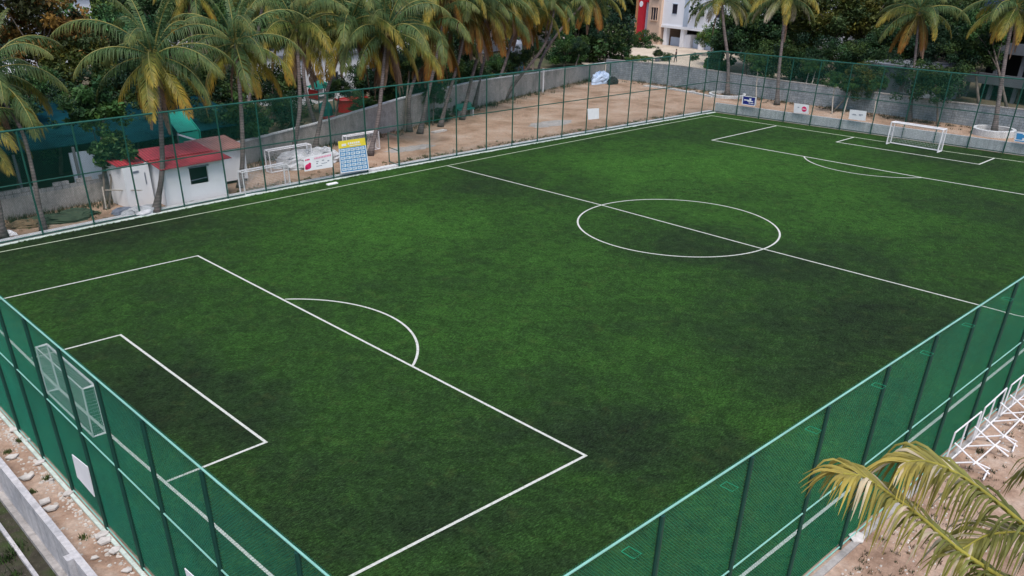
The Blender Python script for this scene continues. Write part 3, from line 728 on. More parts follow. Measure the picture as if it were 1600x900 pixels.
mb = MB(); fw_box(th+0.01, LW-th-0.01, zf-0.06, zf-0.02, th+0.01, 0.89); mb.build('room_shade_top', M['dark'], hut)  # near-black sheet added overhead, the same indoor shade put into colour
# annexe to the left
aA = G(203.3, 325.8); aB = G(236.7, 318.5); ddx = (aB-aA).normalized(); ddn = Vector((-ddx.y, ddx.x, 0)); AL = (aB-aA).length+0.25
def ap(u, v_, z): return Vector((aA.x, aA.y, 0))+ddx*u+ddn*v_+Vector((0, 0, z))
mb = MB(); mb.prism([ap(0, 0, 0), ap(AL, 0, 0), ap(AL, 1.9, 0), ap(0, 1.9, 0)], (0, 0, 2.42)); mb.build('annexe', M['white_wall'], hut)
mb = MB(); mb.prism([ap(0.62, -0.02, 1.95), ap(1.0, -0.02, 1.95), ap(1.0, -0.003, 1.95), ap(0.62, -0.003, 1.95)], (0, 0, 0.13))
mb.prism([ap(1.32, -0.03, 1.2), ap(1.39, -0.03, 1.2), ap(1.39, -0.003, 1.2), ap(1.32, -0.003, 1.2)], (0, 0, 0.7)); mb.build('wall_fitting', M['ink'], hut)
# roof: sheets laid with slight misfit
mb = MB()
e0, e1 = on_y(0, 0, 1), None
def sheetroof(pts, thk=0.03): mb.prism(pts, (0, 0, thk))
sheetroof([hp(-0.12, -0.30, zf-0.0), hp(LW+0.35, -0.42, zf+0.12), hp(LW+0.25, 1.3, zf+0.33), hp(-0.25, 1.3, zf+0.28)])
sheetroof([hp(-0.35, 1.2, zf+0.32), hp(LW-0.05, 1.2, zf+0.37), hp(LW-0.3, 3.1, zb+0.12), hp(-0.3, 3.1, zb+0.08)])
sheetroof([ap(-0.25, 0.1, 2.46), ap(AL-0.2, 0.0, 2.46), ap(AL-0.05, 2.2, 2.78), ap(-0.2, 2.2, 2.74)])
mb.build('roof', M['red_roof'], hut)
h2 = thing('hut', G(370, 287), 'smaller white hut with faded pink corrugated roof right of the red roofed hut', 'hut')
A = Vector((18.7, 45.6, 0)); B = Vector((20.35, 45.6, 0))
mb = MB(); mb.box(17.6, 20.35, 45.55, 47.6, 0.18, 2.2); mb.build('wall', M['white_wall'], h2)
mb = MB(); mb.prism([Vector((17.3, 45.2, 2.2)), Vector((20.3, 45.2, 2.28)), Vector((20.2, 47.9, 2.62)), Vector((17.3, 47.9, 2.55))], (0, 0, 0.04)); mb.build('roof', M['pink_roof'], h2)
mb = MB(); mb.box(17.7, 20.25, 45.65, 47.5, -0.02, 0.178); mb.build('plinth', M['dark'], h2)

# shed with teal shade net beyond the left wall
sh = thing('shed', (8, 52, -0.45), 'long open shed with dark teal net roof beyond the low wall at left', 'shed')
mb = MB(); mb.prism([Vector((-12, 49.6, 2.7)), Vector((13.5, 50.3, 2.75)), Vector((14.5, 58.5, 4.2)), Vector((-12, 58.5, 4.1))], (0, 0, 0.06))
mb.prism([Vector((14.0, 49.6, 2.5)), Vector((24.0, 51.5, 2.5)), Vector((24, 58.5, 3.6)), Vector((14.6, 58.5, 3.6))], (0, 0, 0.06)); mb.build('roof', M['teal_net'], sh)
mb = MB()
for x in (-11, -6, -1, 4, 7.5, 11, 13.4): mb.box(x-0.07, x+0.07, 50.0, 50.14, -0.45, 2.7)
mb.build('posts', M['grey_wall'], sh); 
mb = MB(); mb.box(-12, 24, 58.0, 58.2, -0.45, 3.5); mb.build('back_wall', M['dark'], sh)
mb = MB(); mb.box(10.8, 12.6, 50.4, 50.55, -0.45, 2.3); mb.build('door', M['blue_grey'], sh)
tp = thing('canopy', G(300, 215), 'bright turquoise tarpaulin canopy with a white edge behind the red roofed hut', 'canopy')
q = [over(G(300, 240), *p) for p in [(287, 198), (304, 193), (310, 222), (296, 222)]]
for z_, k in zip(range(4), (3.2, 3.3, 2.3, 2.3)): pass
a = G(278, 208, 2.9); b_ = G(309, 203, 2.9); c_ = G(318, 196, 3.6); d_ = G(284, 197, 3.6)
mb = MB(); mb.prism([a, b_, b_+Vector((0.3, 2.5, 0.9)), a+Vector((0.3, 2.5, 0.9))], (0, 0, 0.05)); mb.prism([b_+Vector((0.1, 0, -1.0)), b_+Vector((0.4, 2.5, -1.0)), b_+Vector((0.4, 2.5, 0.85)), b_+Vector((0.1, 0, -0.02))], (0.06, 0, 0)); mb.prism([a+Vector((0, -0.03, -1.0)), b_+Vector((0, -0.03, -1.0)), b_+Vector((0, -0.03, -0.05)), a+Vector((0, -0.03, -0.05))], (0, -0.04, 0)); mb.build('sheet', M['tarp_green'], tp)
mb = MB(); mb.prism([a+Vector((-0.1, -0.45, -0.1)), b_+Vector((0.5, -0.45, -1.0)), b_+Vector((0.5, -0.15, -1.0)), a+Vector((-0.1, -0.15, -0.1))], (0, 0, 0.12)); mb.build('white_edge', M['white_wall'], tp)
mb = MB()
for p in (a, b_): mb.tube([(p.x, p.y+0.1, -0.45), (p.x, p.y+0.1, p.z)], 0.05, 6)
mb.build('posts', M['grey_wall'], tp)

# ------------------------------------------------------------------ far buildings
def building(name, A, B, depth, z0, z1, mat, label, wins=(), ledges=(), wmat=None, holes=None):
    """facade from A to B (ground points), extends away from the camera; wins: (u0,u1,z0,z1)"""
    A = Vector((A.x, A.y, 0)); B = Vector((B.x, B.y, 0)); d = (B-A).normalized(); nn = Vector((-d.y, d.x, 0))
    if nn.dot(A-C0) < 0: nn = -nn
    t = thing(name, (A.x, A.y, z0), label, 'building')
    L = (B-A).length
    def bp(u, v_, z): return A+d*u+nn*v_+Vector((0, 0, z))
    def bx(mb, u0, u1, v0, v1, za, zb_): mb.prism([bp(u0, v0, za), bp(u1, v0, za), bp(u1, v1, za), bp(u0, v1, za)], (0, 0, zb_-za))
    mb = MB(); bx(mb, 0, L, 0, depth, z0, z1); mb.build('wall', mat, t)
    mb = MB(); bx(mb, -0.25, L+0.25, -0.3, depth+0.25, z1+0.003, z1+0.22); mb.build('roof', M['grey_wall'], t)
    for (u0, u1, za, zb_) in wins:
        m1 = MB(); bx(m1, u0-0.1, u1+0.1, -0.10, -0.003, zb_+0.01, zb_+0.12); bx(m1, u0-0.1, u1+0.1, -0.12, -0.003, za-0.1, za-0.01)
        bx(m1, u0-0.09, u0-0.01, -0.08, -0.003, za, zb_); bx(m1, u1+0.01, u1+0.09, -0.08, -0.003, za, zb_)
        bx(m1, (u0+u1)/2-0.03, (u0+u1)/2+0.03, -0.07, -0.03, za, zb_)
        f_ = m1.build('window', wmat or M['grey_wall'], t)
        m2 = MB(); bx(m2, u0, u1, -0.025, -0.004, za, zb_); o = m2.build('pane', M['glass'], t); o.parent = f_; o.location = Vector((0, 0, 0))
    for (u0, u1, za, zb_, out) in ledges:
        m1 = MB(); bx(m1, u0, u1, -out, -0.003, za, zb_); m1.build('ledge', mat, t)
    return t, bp, bx, L
# apartment block: white wing on stilts
A = G(1031, 66.5); B = G(1190, 88); 
t = thing('apartment_block', (A.x, A.y, -0.3), 'white apartment block raised on columns, with a tan and a red wing', 'building')
A = Vector((A.x, A.y, 0)); B = Vector((B.x, B.y, 0)); d = (B-A).normalized(); nn = Vector((-d.y, d.x, 0)); nn = nn if nn.dot(A-C0) > 0 else -nn; L = (B-A).length
def bp(u, v_, z): return A+d*u+nn*v_+Vector((0, 0, z))
def bx(mb, u0, u1, v0, v1, za, zb_): mb.prism([bp(u0, v0, za), bp(u1, v0, za), bp(u1, v1, za), bp(u0, v1, za)], (0, 0, zb_-za))
mb = MB(); bx(mb, 0, L, 0, 12, 2.45, 18); mb.build('wall', M['white_far'], t)
mb = MB(); bx(mb, -0.1, L, -0.12, -0.003, 2.40, 2.8); mb.build('ledge', M['white_wall'], t)
for u in (0.5, 4.6, 9.0, 13.5, 18, 22.5):
    if u < L:
        mb = MB(); bx(mb, u, u+0.75, 0.15, 0.9, -0.3, 2.447); mb.build('column', M['white_wall'], t)
mb = MB(); bx(mb, 0, L, 5, 5.2, -0.3, 2.44); mb.build('inner_wall', M['dark'], t)
mb = MB(); bx(mb, 1.5, 4.4, 1.0, 1.15, -0.3, 1.0); bx(mb, 6.9, 12, 1.0, 1.15, -0.3, 1.0); mb.build('parapet', M['blue_grey'], t)
mb = MB(); bx(mb, 5.0, 6.6, 0.6, 2.0, -0.3, 1.6); mb.build('white_shed', M['white_wall'], t)
mb = MB(); bx(mb, 5.2, 6.2, -0.12, -0.003, 2.9, 17.9); mb.build('pilaster', M['blue_grey'], t)
for z in (4.6, 7.9, 11.2):
    for u in (2.3, 8.6, 12.5, 16.5):
        if u < L-1.3:
            m1 = MB(); bx(m1, u-0.08, u+1.18, -0.08, -0.003, z-0.1, z-0.01); bx(m1, u-0.08, u+1.18, -0.12, -0.003, z+1.41, z+1.5); f_ = m1.build('window', M['blue_grey'], t)
            m2 = MB(); bx(m2, u, u+1.1, -0.03, -0.004, z, z+1.4); o = m2.build('pane', M['glass'], t); o.parent = f_; o.location = (0, 0, 0)
# tan wing (left)
def wing(name, u0, u1, v0, za, zb_, mat):
    mb = MB(); bx(mb, u0, u1, v0, v0+10, za, zb_); return mb.build(name, mat, t)
wing('tan_wing', -3.1, -0.003, -0.5, -0.3, 18.2, M['tan_wall'])
for z in (3.4, 6.7, 10):
    m1 = MB(); bx(m1, -2.3, -0.55, -0.68, -0.503, z-0.14, z-0.01); bx(m1, -2.3, -0.55, -0.68, -0.503, z+1.9, z+2.05)
    for u in (-2.3, -1.75, -1.1, -0.63): bx(m1, u, u+0.08, -0.62, -0.503, z, z+1.89)
    f_ = m1.build('window', M['tan_wall'], t)
    m2 = MB(); bx(m2, -2.2, -0.65, -0.54, -0.505, z, z+1.88); o = m2.build('pane', M['glass'], t); o.parent = f_; o.location = (0, 0, 0)
wing('grey_wing', -4.9, -3.103, 0.6, -0.3, 18, M['blue_grey'])
mb = MB(); bx(mb, -4.9, -3.2, 0.3, 0.597, 5.9, 8.4); bx(mb, -4.9, -3.2, 0.3, 0.597, 9.2, 12); mb.build('balcony', M['red_wall'], t)
mb = MB(); bx(mb, -4.1, -3.3, 0.4, 0.597, 3.6, 5.88); mb.build('lime_panel', M['lime_wall'], t)
wing('red_wing', -6.3, -4.903, 0.0, -0.3, 18.1, M['red_wall'])
mb = MB(); mb.prism([bp(-5.6+0.45*math.cos(a), -0.06, 5.6+0.45*math.sin(a)) for a in np.linspace(0, 2*math.pi, 15)[:-1]], nn*0.05); mb.build('round_emblem', M['white_far'], t)
wing('orange_wing', -7.3, -6.303, 0.3, -0.3, 18, M['orange_wall'])
Wt = lambda L_, z_, st=3.4: [(u, u+1.2, z, z+1.3) for z in z_ for u in np.arange(1.0, L_-1.5, st)]
def pxb(px0, py0, px1, py1, depth, h, mat, label, zs=(0.9, 4.2, 7.5), nm='house', st=3.6, ledg=True):
    A = G(px0, py0, -0.45); B = G(px1, py1, -0.45); L_ = (Vector(A)-Vector(B)).length
    return building(nm, A, B, depth, -0.45, h, mat, label, [w_ for w_ in Wt(L_, zs, st) if w_[3] < h-0.3], [(0, L_, z-0.9, z-0.75, 0.5) for z in zs[1:] if z < h] if ledg else ())
pxb(925, 38, 985, 40, 10, 9.5, M['white_far'], 'white house whose upper floor shows left of the red wing of the apartment block', (4.2, 7.0))
pxb(455, 170, 545, 152, 6, 4.2, M['white_far'], 'single storey white house behind the playground seen between the palm trunks', (0.9,), st=2.6)
t3, bp3, bx3, L3 = pxb(548, 146, 602, 136, 6, 3.6, M['white_far'], 'low white house with a dark porch beside the playground', (0.9,), st=2.4)
pxb(752, 84, 866, 64, 8, 11, M['white_far'], 'tall white house glimpsed through the curved palm trunks', (0.9, 4.2, 7.5))
pxb(640, 92, 735, 78, 8, 8, M['white_wall'], 'white house hidden behind the drooping orange palm fronds', (0.9, 4.2))
pxb(20, 118, 160, 100, 8, 7.5, M['white_far'], 'white house seen in scraps through the yellow brown tree at upper left', (0.9, 4.2))
pxb(180, 90, 330, 70, 8, 10.0, M['white_far'], 'white house high behind the leftmost palm crowns', (0.9, 4.2, 7.5))
pxb(400, 75, 520, 60, 8, 9.5, M['blue_grey'], 'blue grey house behind the clustered palm crowns', (0.9, 4.2, 7.5))
pxb(1240, 80, 1330, 95, 9, 9, M['white_wall'], 'white house glimpsed through the leaves right of the slender palm', (0.9, 4.2, 7.5))
pxb(1345, 150, 1425, 163, 8, 3.0, M['grey_wall'], 'low grey building with a dark opening behind the wall left of the orange skirted palm', (0.6,), nm='house', ledg=False)
# grey pillared building right
A = G(1500, 150, -0.45); B = G(1660, 174, -0.45)
A = Vector((A.x, A.y, 0)); B = Vector((B.x, B.y, 0)); d = (B-A).normalized(); nn = Vector((-d.y, d.x, 0)); nn = nn if nn.dot(A-C0) > 0 else -nn; L = (B-A).length
t = thing('pillared_building', (A.x, A.y, -0.45), 'unfinished grey building with open pillared floors behind the rightmost palm', 'building')
for z in (1.2, 4.4, 7.6, 10.6):
    mb = MB(); bx(mb, -0.3, L, -0.3, 8, z, z+0.35); mb.build('floor_slab', M['grey_wall'], t)
    mb = MB(); bx(mb, -0.3, L, -0.28, -0.12, z+0.353, z+1.1); mb.build('parapet', M['grey_wall'], t)
for u in np.arange(0.2, L-0.5, 2.8):
    mb = MB(); bx(mb, u, u+0.35, 0.1, 0.45, -0.45, 10.6); mb.build('column', M['grey_wall'], t)
mb = MB(); bx(mb, -0.2, L, 4, 4.2, -0.45, 10.5); mb.build('inner_wall', M['dark'], t)
mb = MB(); bx(mb, 0.2, 2.2, -0.36, -0.29, 8.2, 9.6); mb.build('blue_panel', M['board_blue'], t)
for i in range(14):  # far town rows
    pass

# ------------------------------------------------------------------ leaves, trees, palms
def crown_mesh(name, nclump, nleaf, leaf, pal, rx=1, rz=0.8, seed=1, droop=0.0, shell=0.55):
    rg = np.random.default_rng(seed)
    V = []; Cc = []; F = []
    for i in range(nclump):
        while True:
            c = rg.normal(size=3); c /= np.linalg.norm(c)
            if c[2] > -0.75: break
        rad = rg.uniform(shell, 1.0); c = c*rad*np.array([rx, rx, rz])*(1+0.22*rg.normal())
        cr = rg.uniform(0.16, 0.36)
        tone = rg.uniform(0, 1); base = np.array(pal[int(rg.integers(len(pal)))])*(0.6+0.75*tone)
        m_ = int(nleaf/nclump*rg.uniform(0.5, 1.5)*(cr/0.26)**2)
        p = rg.normal(size=(m_, 3)); p /= np.linalg.norm(p, axis=1)[:, None]; p *= (rg.uniform(0.35, 1.0, size=(m_, 1)))*cr
        p[:, 2] *= 0.75; p += c
        nrm = rg.normal(size=(m_, 3))*0.8 + np.array([0, 0, 0.9]); nrm /= np.linalg.norm(nrm, axis=1)[:, None]
        t_ = np.cross(nrm, rg.normal(size=(m_, 3))); t_ /= np.linalg.norm(t_, axis=1)[:, None]; b2 = np.cross(nrm, t_)
        s = leaf*rg.uniform(0.6, 1.3, size=(m_, 1))
        q = np.stack([p-t_*s, p-b2*s*0.5+nrm*s*0.12, p+t_*s, p+b2*s*0.5+nrm*s*0.12], axis=1).reshape(-1, 3)
        n0 = len(V)*0
        V.append(q); cc = base[None, :]*rg.uniform(0.75, 1.3, size=(m_, 1)); cc = np.repeat(cc, 4, axis=0); Cc.append(np.concatenate([cc, np.ones((len(cc), 1))], 1))
    V = np.concatenate(V); Cc = np.concatenate(Cc); nq = len(V)//4
    me = bpy.data.meshes.new(name); me.from_pydata(V.tolist(), [], np.arange(nq*4).reshape(-1, 4).tolist())
    me.materials.append(M['leaf']); a_ = me.color_attributes.new('tint', 'FLOAT_COLOR', 'POINT'); a_.data.foreach_set('color', Cc.astype(np.float32).ravel()); me.update()
    return me
DK = [(0.020, 0.052, 0.022), (0.034, 0.078, 0.028), (0.016, 0.042, 0.024), (0.046, 0.082, 0.022)]
MDG = [(0.040, 0.095, 0.028), (0.055, 0.115, 0.026), (0.030, 0.080, 0.032)]
OLV = [(0.070, 0.085, 0.020), (0.050, 0.075, 0.016), (0.10, 0.10, 0.02), (0.035, 0.06, 0.02)]
YB = [(0.20, 0.11, 0.03), (0.14, 0.09, 0.025), (0.05, 0.06, 0.02), (0.24, 0.14, 0.035), (0.03, 0.045, 0.016)]
LT = [(0.04, 0.13, 0.06), (0.06, 0.14, 0.05), (0.10, 0.16, 0.03)]
CR = {'dark': [crown_mesh('crown', 70, 9000, 0.045, DK, seed=s) for s in (1, 2, 3)],
      'mid': [crown_mesh('crown', 60, 7500, 0.050, MDG, seed=s) for s in (4, 5)],
      'olive': [crown_mesh('crown', 60, 6500, 0.055, OLV, seed=s) for s in (6, 7)],
      'yb': [crown_mesh('crown', 55, 6500, 0.055, YB, seed=8)],
      'light': [crown_mesh('crown', 50, 6000, 0.05, LT, seed=9)],
      'big': [crown_mesh('crown', 48, 3600, 0.09, MDG, seed=10, shell=0.3), crown_mesh('crown', 48, 3400, 0.10, DK+MDG, seed=11, shell=0.3)]}
def tree(base, cpx, cpy, rad, kind, label, group=None, var=0, flat=0.8, nm='tree', trunk_r=0.14, lean=0, mat='bark', cat='tree', cdepth=None, limbs=4):
    """base: ground point; crown centre at pixel (cpx,cpy) at the base's depth"""
    base = Vector((base.x, base.y, -0.45 if base.z < -0.2 else -0.02)); c = over(base, cpx, cpy) if cdepth is None else at_depth(cpx, cpy, cdepth)
    t = thing(nm, base, label, cat, group)
    mb = MB(); mid = base.lerp(c, 0.5)+Vector((U(-.15, .15), U(-.15, .15), 0))*rad*0.4
    mb.tube([base, base.lerp(mid, 0.5)+Vector((0.03, 0, 0)), mid, c], [trunk_r*1.25, trunk_r, trunk_r*0.85, trunk_r*0.4], 8)
    for k in range(limbs):
        a = 2*math.pi*(k+rnd()*0.6)/limbs; e = c+Vector((math.cos(a)*rad*0.65, math.sin(a)*rad*0.65, U(-0.1, 0.45)*rad))
        s = base.lerp(c, U(0.5, 0.85)); mb.tube([s, s.lerp(e, 0.5)+Vector((0, 0, 0.1*rad)), e], [trunk_r*0.5, trunk_r*0.35, trunk_r*0.12], 5)
    mb.build('trunk', M[mat], t, smooth=True)
    me = CR[kind][var % len(CR[kind])]
    o = bpy.data.objects.new('crown', me); COL.objects.link(o); o.parent = t; o.location = c-base; o.scale = (rad, rad, rad*flat/0.8); o.rotation_euler = (0, 0, U(0, 6.28))
    return t
# palm fronds: linked meshes by class
def frond_mesh(seed, elev, L, kind, nl=46, ll=1.12, wd=0.085, bend=1.1):
    rg = random.Random(seed); mb = MB(); cols = []
    n_ = 16; pts = []; p = Vector((0, 0, 0)); e = elev
    step = L/n_
    for i in range(n_+1):
        pts.append(p.copy()); tt = i/n_
        e2 = e - bend*(tt**1.4)
        e2 = max(e2, -1.5)
        p = p + Vector((math.cos(e2), 0, math.sin(e2)))*step
    pal = {'green': ((0.044, 0.100, 0.044), (0.074, 0.132, 0.048), (0.13, 0.14, 0.04)),
           'tip': ((0.040, 0.082, 0.030), (0.095, 0.130, 0.028), (0.36, 0.26, 0.05)),
           'yellow': ((0.06, 0.09, 0.025), (0.22, 0.20, 0.03), (0.44, 0.24, 0.05)),
           'brown': ((0.14, 0.095, 0.07), (0.19, 0.12, 0.085), (0.25, 0.17, 0.13)),
           'orange': ((0.06, 0.075, 0.02), (0.19, 0.12, 0.025), (0.30, 0.12, 0.03)),
           'pale': ((0.07, 0.11, 0.05), (0.18, 0.20, 0.09), (0.48, 0.42, 0.34))}[kind]
    def colr(t_, e_=0):
        t_ = min(1, max(0, t_+rg.uniform(-0.12, 0.12)))
        a, b_, c_ = pal
        q = [a[i]*(1-2*t_)+b_[i]*2*t_ for i in range(3)] if t_ < 0.5 else [b_[i]*(2-2*t_)+c_[i]*(2*t_-1) for i in range(3)]
        k = rg.uniform(0.8, 1.2); return (q[0]*k, q[1]*k, q[2]*k, 1)
    mb.tube(pts, [0.05*(1-0.8*i/n_) for i in range(n_+1)], 4)
    rc = (0.30, 0.28, 0.09, 1) if kind not in ('brown',) else (0.22, 0.15, 0.10, 1)
    cols += [rc]*len(mb.v)
    for k in range(nl):
        tt = 0.10+0.90*k/(nl-1); f = tt*n_; i = min(n_-1, int(f)); q = pts[i].lerp(pts[i+1], f-i); d = (pts[i+1]-pts[i]).normalized()
        prof = (math.sin(math.pi*min(1, tt*0.86+0.10))**0.6)*ll
        if kind in ('brown',): prof *= 0.8
        for sg in (-1, 1):
            if rg.random() < 0.04: continue
            side = Vector((0, sg, 0)); upv = side.cross(d)*sg
            l_ = prof*rg.uniform(0.8, 1.1)
            dr = (d*(0.35+0.4*tt) + side*0.75 + Vector((0, 0, -0.25+rg.uniform(-0.15, 0.15)))).normalized()
            m1 = q + dr*l_*0.45
            dd = (dr*0.55 + Vector((0, 0, -1.0))+Vector((rg.uniform(-.15, .15), rg.uniform(-.15, .15), 0))).normalized()
            tip = m1 + dd*l_*0.6
            wv = d.cross(dr).cross(dr).normalized()*wd*0.5
            if wv.length < 1e-4: wv = d*wd*0.5
            w2_ = wv*0.85
            b0 = len(mb.v)
            mb.v += [tuple(q-wv*0.5), tuple(q+wv*0.5), tuple(m1+w2_), tuple(m1-w2_), tuple(tip)]
            mb.f += [(b0, b0+1, b0+2, b0+3), (b0+3, b0+2, b0+4)]; mb.mi += [0, 0]
            c1 = colr(tt*0.75); c2 = colr(tt*0.85+0.08); c3 = colr(tt*0.8+0.30)
            cols += [c1, c1, c2, c2, c3]
    o = mb.build('frond', M['frond'], cols=cols, world=False); me = o.data; bpy.data.objects.remove(o); return me
FR = {'up': [frond_mesh(s, 1.3, 4.8, 'green', bend=0.9, ll=0.8) for s in (1, 2)],
      'high': [frond_mesh(s, 0.9, 5.3, 'green', bend=1.7) for s in (3, 4, 5)],
      'mid': [frond_mesh(s, 0.45, 5.1, 'green', bend=1.6) for s in (6, 7)]+[frond_mesh(8, 0.4, 5.0, 'tip', bend=1.7)],
      'low': [frond_mesh(s, 0.0, 4.9, 'tip', bend=1.5) for s in (9, 10)]+[frond_mesh(20, -0.05, 4.8, 'green', bend=1.4)],
      'down': [frond_mesh(s, -0.5, 4.6, 'yellow', bend=1.1) for s in (11, 12)],
      'pale': [frond_mesh(s, -0.1, 4.4, 'pale', bend=1.5) for s in (16, 17)],
      'orange': [frond_mesh(s, -0.8, 4.4, 'orange', bend=0.75) for s in (13, 18)],
      'dead': [frond_mesh(s, -1.2, 4.2, 'brown', bend=0.35, ll=0.7) for s in (14, 15)]}
def palm(base, cpx, cpy, label, mids=(), sc=1.0, seed=0, ndead=2, skirt=None, ups=4, downs=4, group='coconut palms', tr=0.17, ring=False, extra=None):
    rg = random.Random(100+seed)
    base = Vector((base.x, base.y, -0.02)); c = over(base, cpx, cpy)
    t = thing('palm_tree', base, label, 'palm tree', group)
    pts = [base] + [over(base, *p_) for p_ in mids] + [c]
    # smooth trunk
    P_ = []
    for i in range(len(pts)-1):
        for k in range(5): P_.append(pts[i].lerp(pts[i+1], k/5))
    P_.append(pts[-1])
    for _ in range(3): P_ = [P_[0]]+[(P_[i-1]+P_[i]*2+P_[i+1])/4 for i in range(1, len(P_)-1)]+[P_[-1]]
    n_ = len(P_); mb = MB(); mb.tube(P_, [tr*(1.0+0.9*max(0, 1-i/(n_*0.16))**1.5-0.35*i/n_) for i in range(n_)], 9); mb.build('trunk', M['palm_bark'], t, smooth=True)
    loc = c-base
    def fr(cls, az, s=1.0, tilt=0):
        me = rg.choice(FR[cls]); o = bpy.data.objects.new('frond', me); COL.objects.link(o); o.parent = t
        o.location = loc; o.rotation_euler = (rg.uniform(-0.25, 0.25), tilt, az); k = sc*s*rg.uniform(0.86, 1.08); o.scale = (k, k, k); return o
    az0 = rg.uniform(0, 6.28)
    for i in range(ups): fr('up', az0+i*6.28/ups+rg.uniform(-.3, .3), 0.95)
    for i in range(5): fr('high', az0+0.5+i*6.28/5+rg.uniform(-.25, .25))
    for i in range(6): fr('mid', az0+i*6.28/6+rg.uniform(-.25, .25))
    for i in range(5): fr('low', az0+0.3+i*6.28/5+rg.uniform(-.3, .3))
    for i in range(downs): fr(skirt or 'down', az0+0.7+i*6.28/max(1, downs)+rg.uniform(-.4, .4), 0.9)
    for i in range(ndead): o = fr('dead', az0+rg.uniform(0, 6.28), 0.95); o['label'] = 'dry brown hanging frond'
    if extra:
        for cls, az, s in extra: fr(cls, az, s)
    mb = MB()
    for i in range(7):
        a = rg.uniform(0, 6.28); q = c+Vector((math.cos(a)*0.28, math.sin(a)*0.28, rg.uniform(-0.45, -0.15)))
        mb.tube([q+Vector((0, 0, 0.13)), q+Vector((0, 0, 0.09)), q, q-Vector((0, 0, 0.09)), q-Vector((0, 0, 0.13))], [0.02, 0.09, 0.12, 0.09, 0.02], 7)
    mb.build('coconuts', M['yellow_coconut'], t, smooth=True)
    return t
M['yellow_coconut'] = simple('coconut', (0.28, 0.20, 0.06), 0.5, 0.3, 3)
palm(G(68, 360), -25, 118, 'palm at the left edge whose drooping fronds hang over the fence', [(55, 285), (36, 200)], seed=1, sc=1.05, tr=0.13)
palm(G(4, 372), -75, 190, 'thick palm trunk cut by the left edge beside a white rag', [(-5, 300)], seed=2, tr=0.2)
palm(G(243, 332), 240, 88, 'palm standing in front of the hut annexe with long yellow drooping fronds', [(255, 265), (250, 170)], seed=3, sc=1.1, downs=5)
palm(G(376, 293), 368, 68, 'palm rising between the smaller hut and the fence, yellow lower fronds', [(380, 240), (376, 150)], seed=14, sc=1.05, downs=5)
palm(G(456, 249), 462, 42, 'straight thin palm just left of the pink banner', [(470, 170), (466, 95)], seed=5, sc=1.1, downs=5, ndead=4)
palm(G(490, 243), 548, 35, 'palm leaning right behind the pink banner with a yellow frond hanging', [(503, 175), (517, 120)], seed=16, sc=1.15, downs=6, ndead=4)
palm(G(497, 206), 505, -5, 'dark palm trunk behind the banner, its crown cut by the top edge', [(478, 150), (472, 95)], seed=17, sc=1.0)
palm(G(578, 243), 604, 50, 'palm with a thick skirt of dry brown fronds above the timetable board', [(592, 185), (598, 120)], seed=18, ndead=12, downs=3, sc=1.15)
palm(G(640, 206), 675, 38, 'palm with broad orange hanging fronds right of the brown skirted palm', [(638, 150), (660, 90)], seed=9, skirt='orange', downs=9, ndead=6, sc=1.2)
palm(G(656, 209), 700, -30, 'palm trunk leaning right just behind the orange fronds, crown beyond the top edge', [(668, 150), (685, 80)], seed=20, sc=1.15, ndead=5, downs=6, skirt='orange')
palm(G(688, 198), 735, 8, 'strongly leaning palm left of the green bench in the yard', [(700, 150), (716, 100)], seed=21, ndead=8, sc=1.15, downs=5, skirt='orange')
palm(G(722, 187), 762, 5, 'leaning palm rising from beside the green bench in the yard', [(735, 130), (750, 75)], seed=22, ndead=8, skirt='orange', sc=1.15, downs=6)
palm(G(741, 170), 795, -20, 'palm with grey trunk growing behind the bench close to the boundary wall', [(752, 110), (768, 50)], seed=23, ndead=7, sc=1.2, downs=6)
palm(G(765, 158), 815, 8, 'palm trunk in the middle of the leaning group at the wall', [(790, 100), (802, 50)], seed=24, skirt='orange', sc=1.15, downs=6, ndead=4)
palm(G(787, 155), 868, -2, 'palm with a strongly curved dark trunk sweeping right above the fence', [(812, 120), (850, 75), (862, 40)], seed=25)
palm(G(835, 140), 925, -8, 'palm whose orange tipped fronds hang before the large dark round tree', [(845, 90), (880, 40)], seed=26, skirt='orange', downs=5)
palm(G(1136, 150), 1128, 0, 'palm with swollen base inside a pale stone ring at the far corner', [(1139, 100), (1131, 45)], seed=27, sc=1.0, skirt='pale', downs=4, ndead=1, tr=0.2, ups=3)
palm(G(1214, 164), 1226, -4, 'slender palm between the blue sign and the red badge sign', [(1217, 110), (1224, 50)], seed=28, skirt='pale', ndead=1, sc=1.0, tr=0.18)
palm(G(1421, 190), 1437, 18, 'palm with orange brown skirt standing behind the far goal', [(1427, 120), (1432, 70)], seed=29, skirt='orange', ndead=3, tr=0.15)
palm(G(1553, 210), 1588, 12, 'palm in a round concrete ring at the right, its crown at the top edge', [(1563, 140), (1576, 60)], seed=30, tr=0.2)
palm(G(1500, 140, -0.3), 1500, -45, 'palm beyond the wall at upper right of which only hanging fronds show', [(1500, 60)], seed=31, skirt='pale')
palm(G(385, 200), 415, -20, 'palm crown cut by the top edge between the two yellow skirted palms', [(395, 100)], seed=32)
palm(G(590, 200), 610, -28, 'palm crown at the top edge above the brown skirted palm', [(600, 90)], seed=33)
palm(G(300, 190), 300, -15, 'palm crown at the top edge above the red roofed hut', [(300, 90)], seed=34)

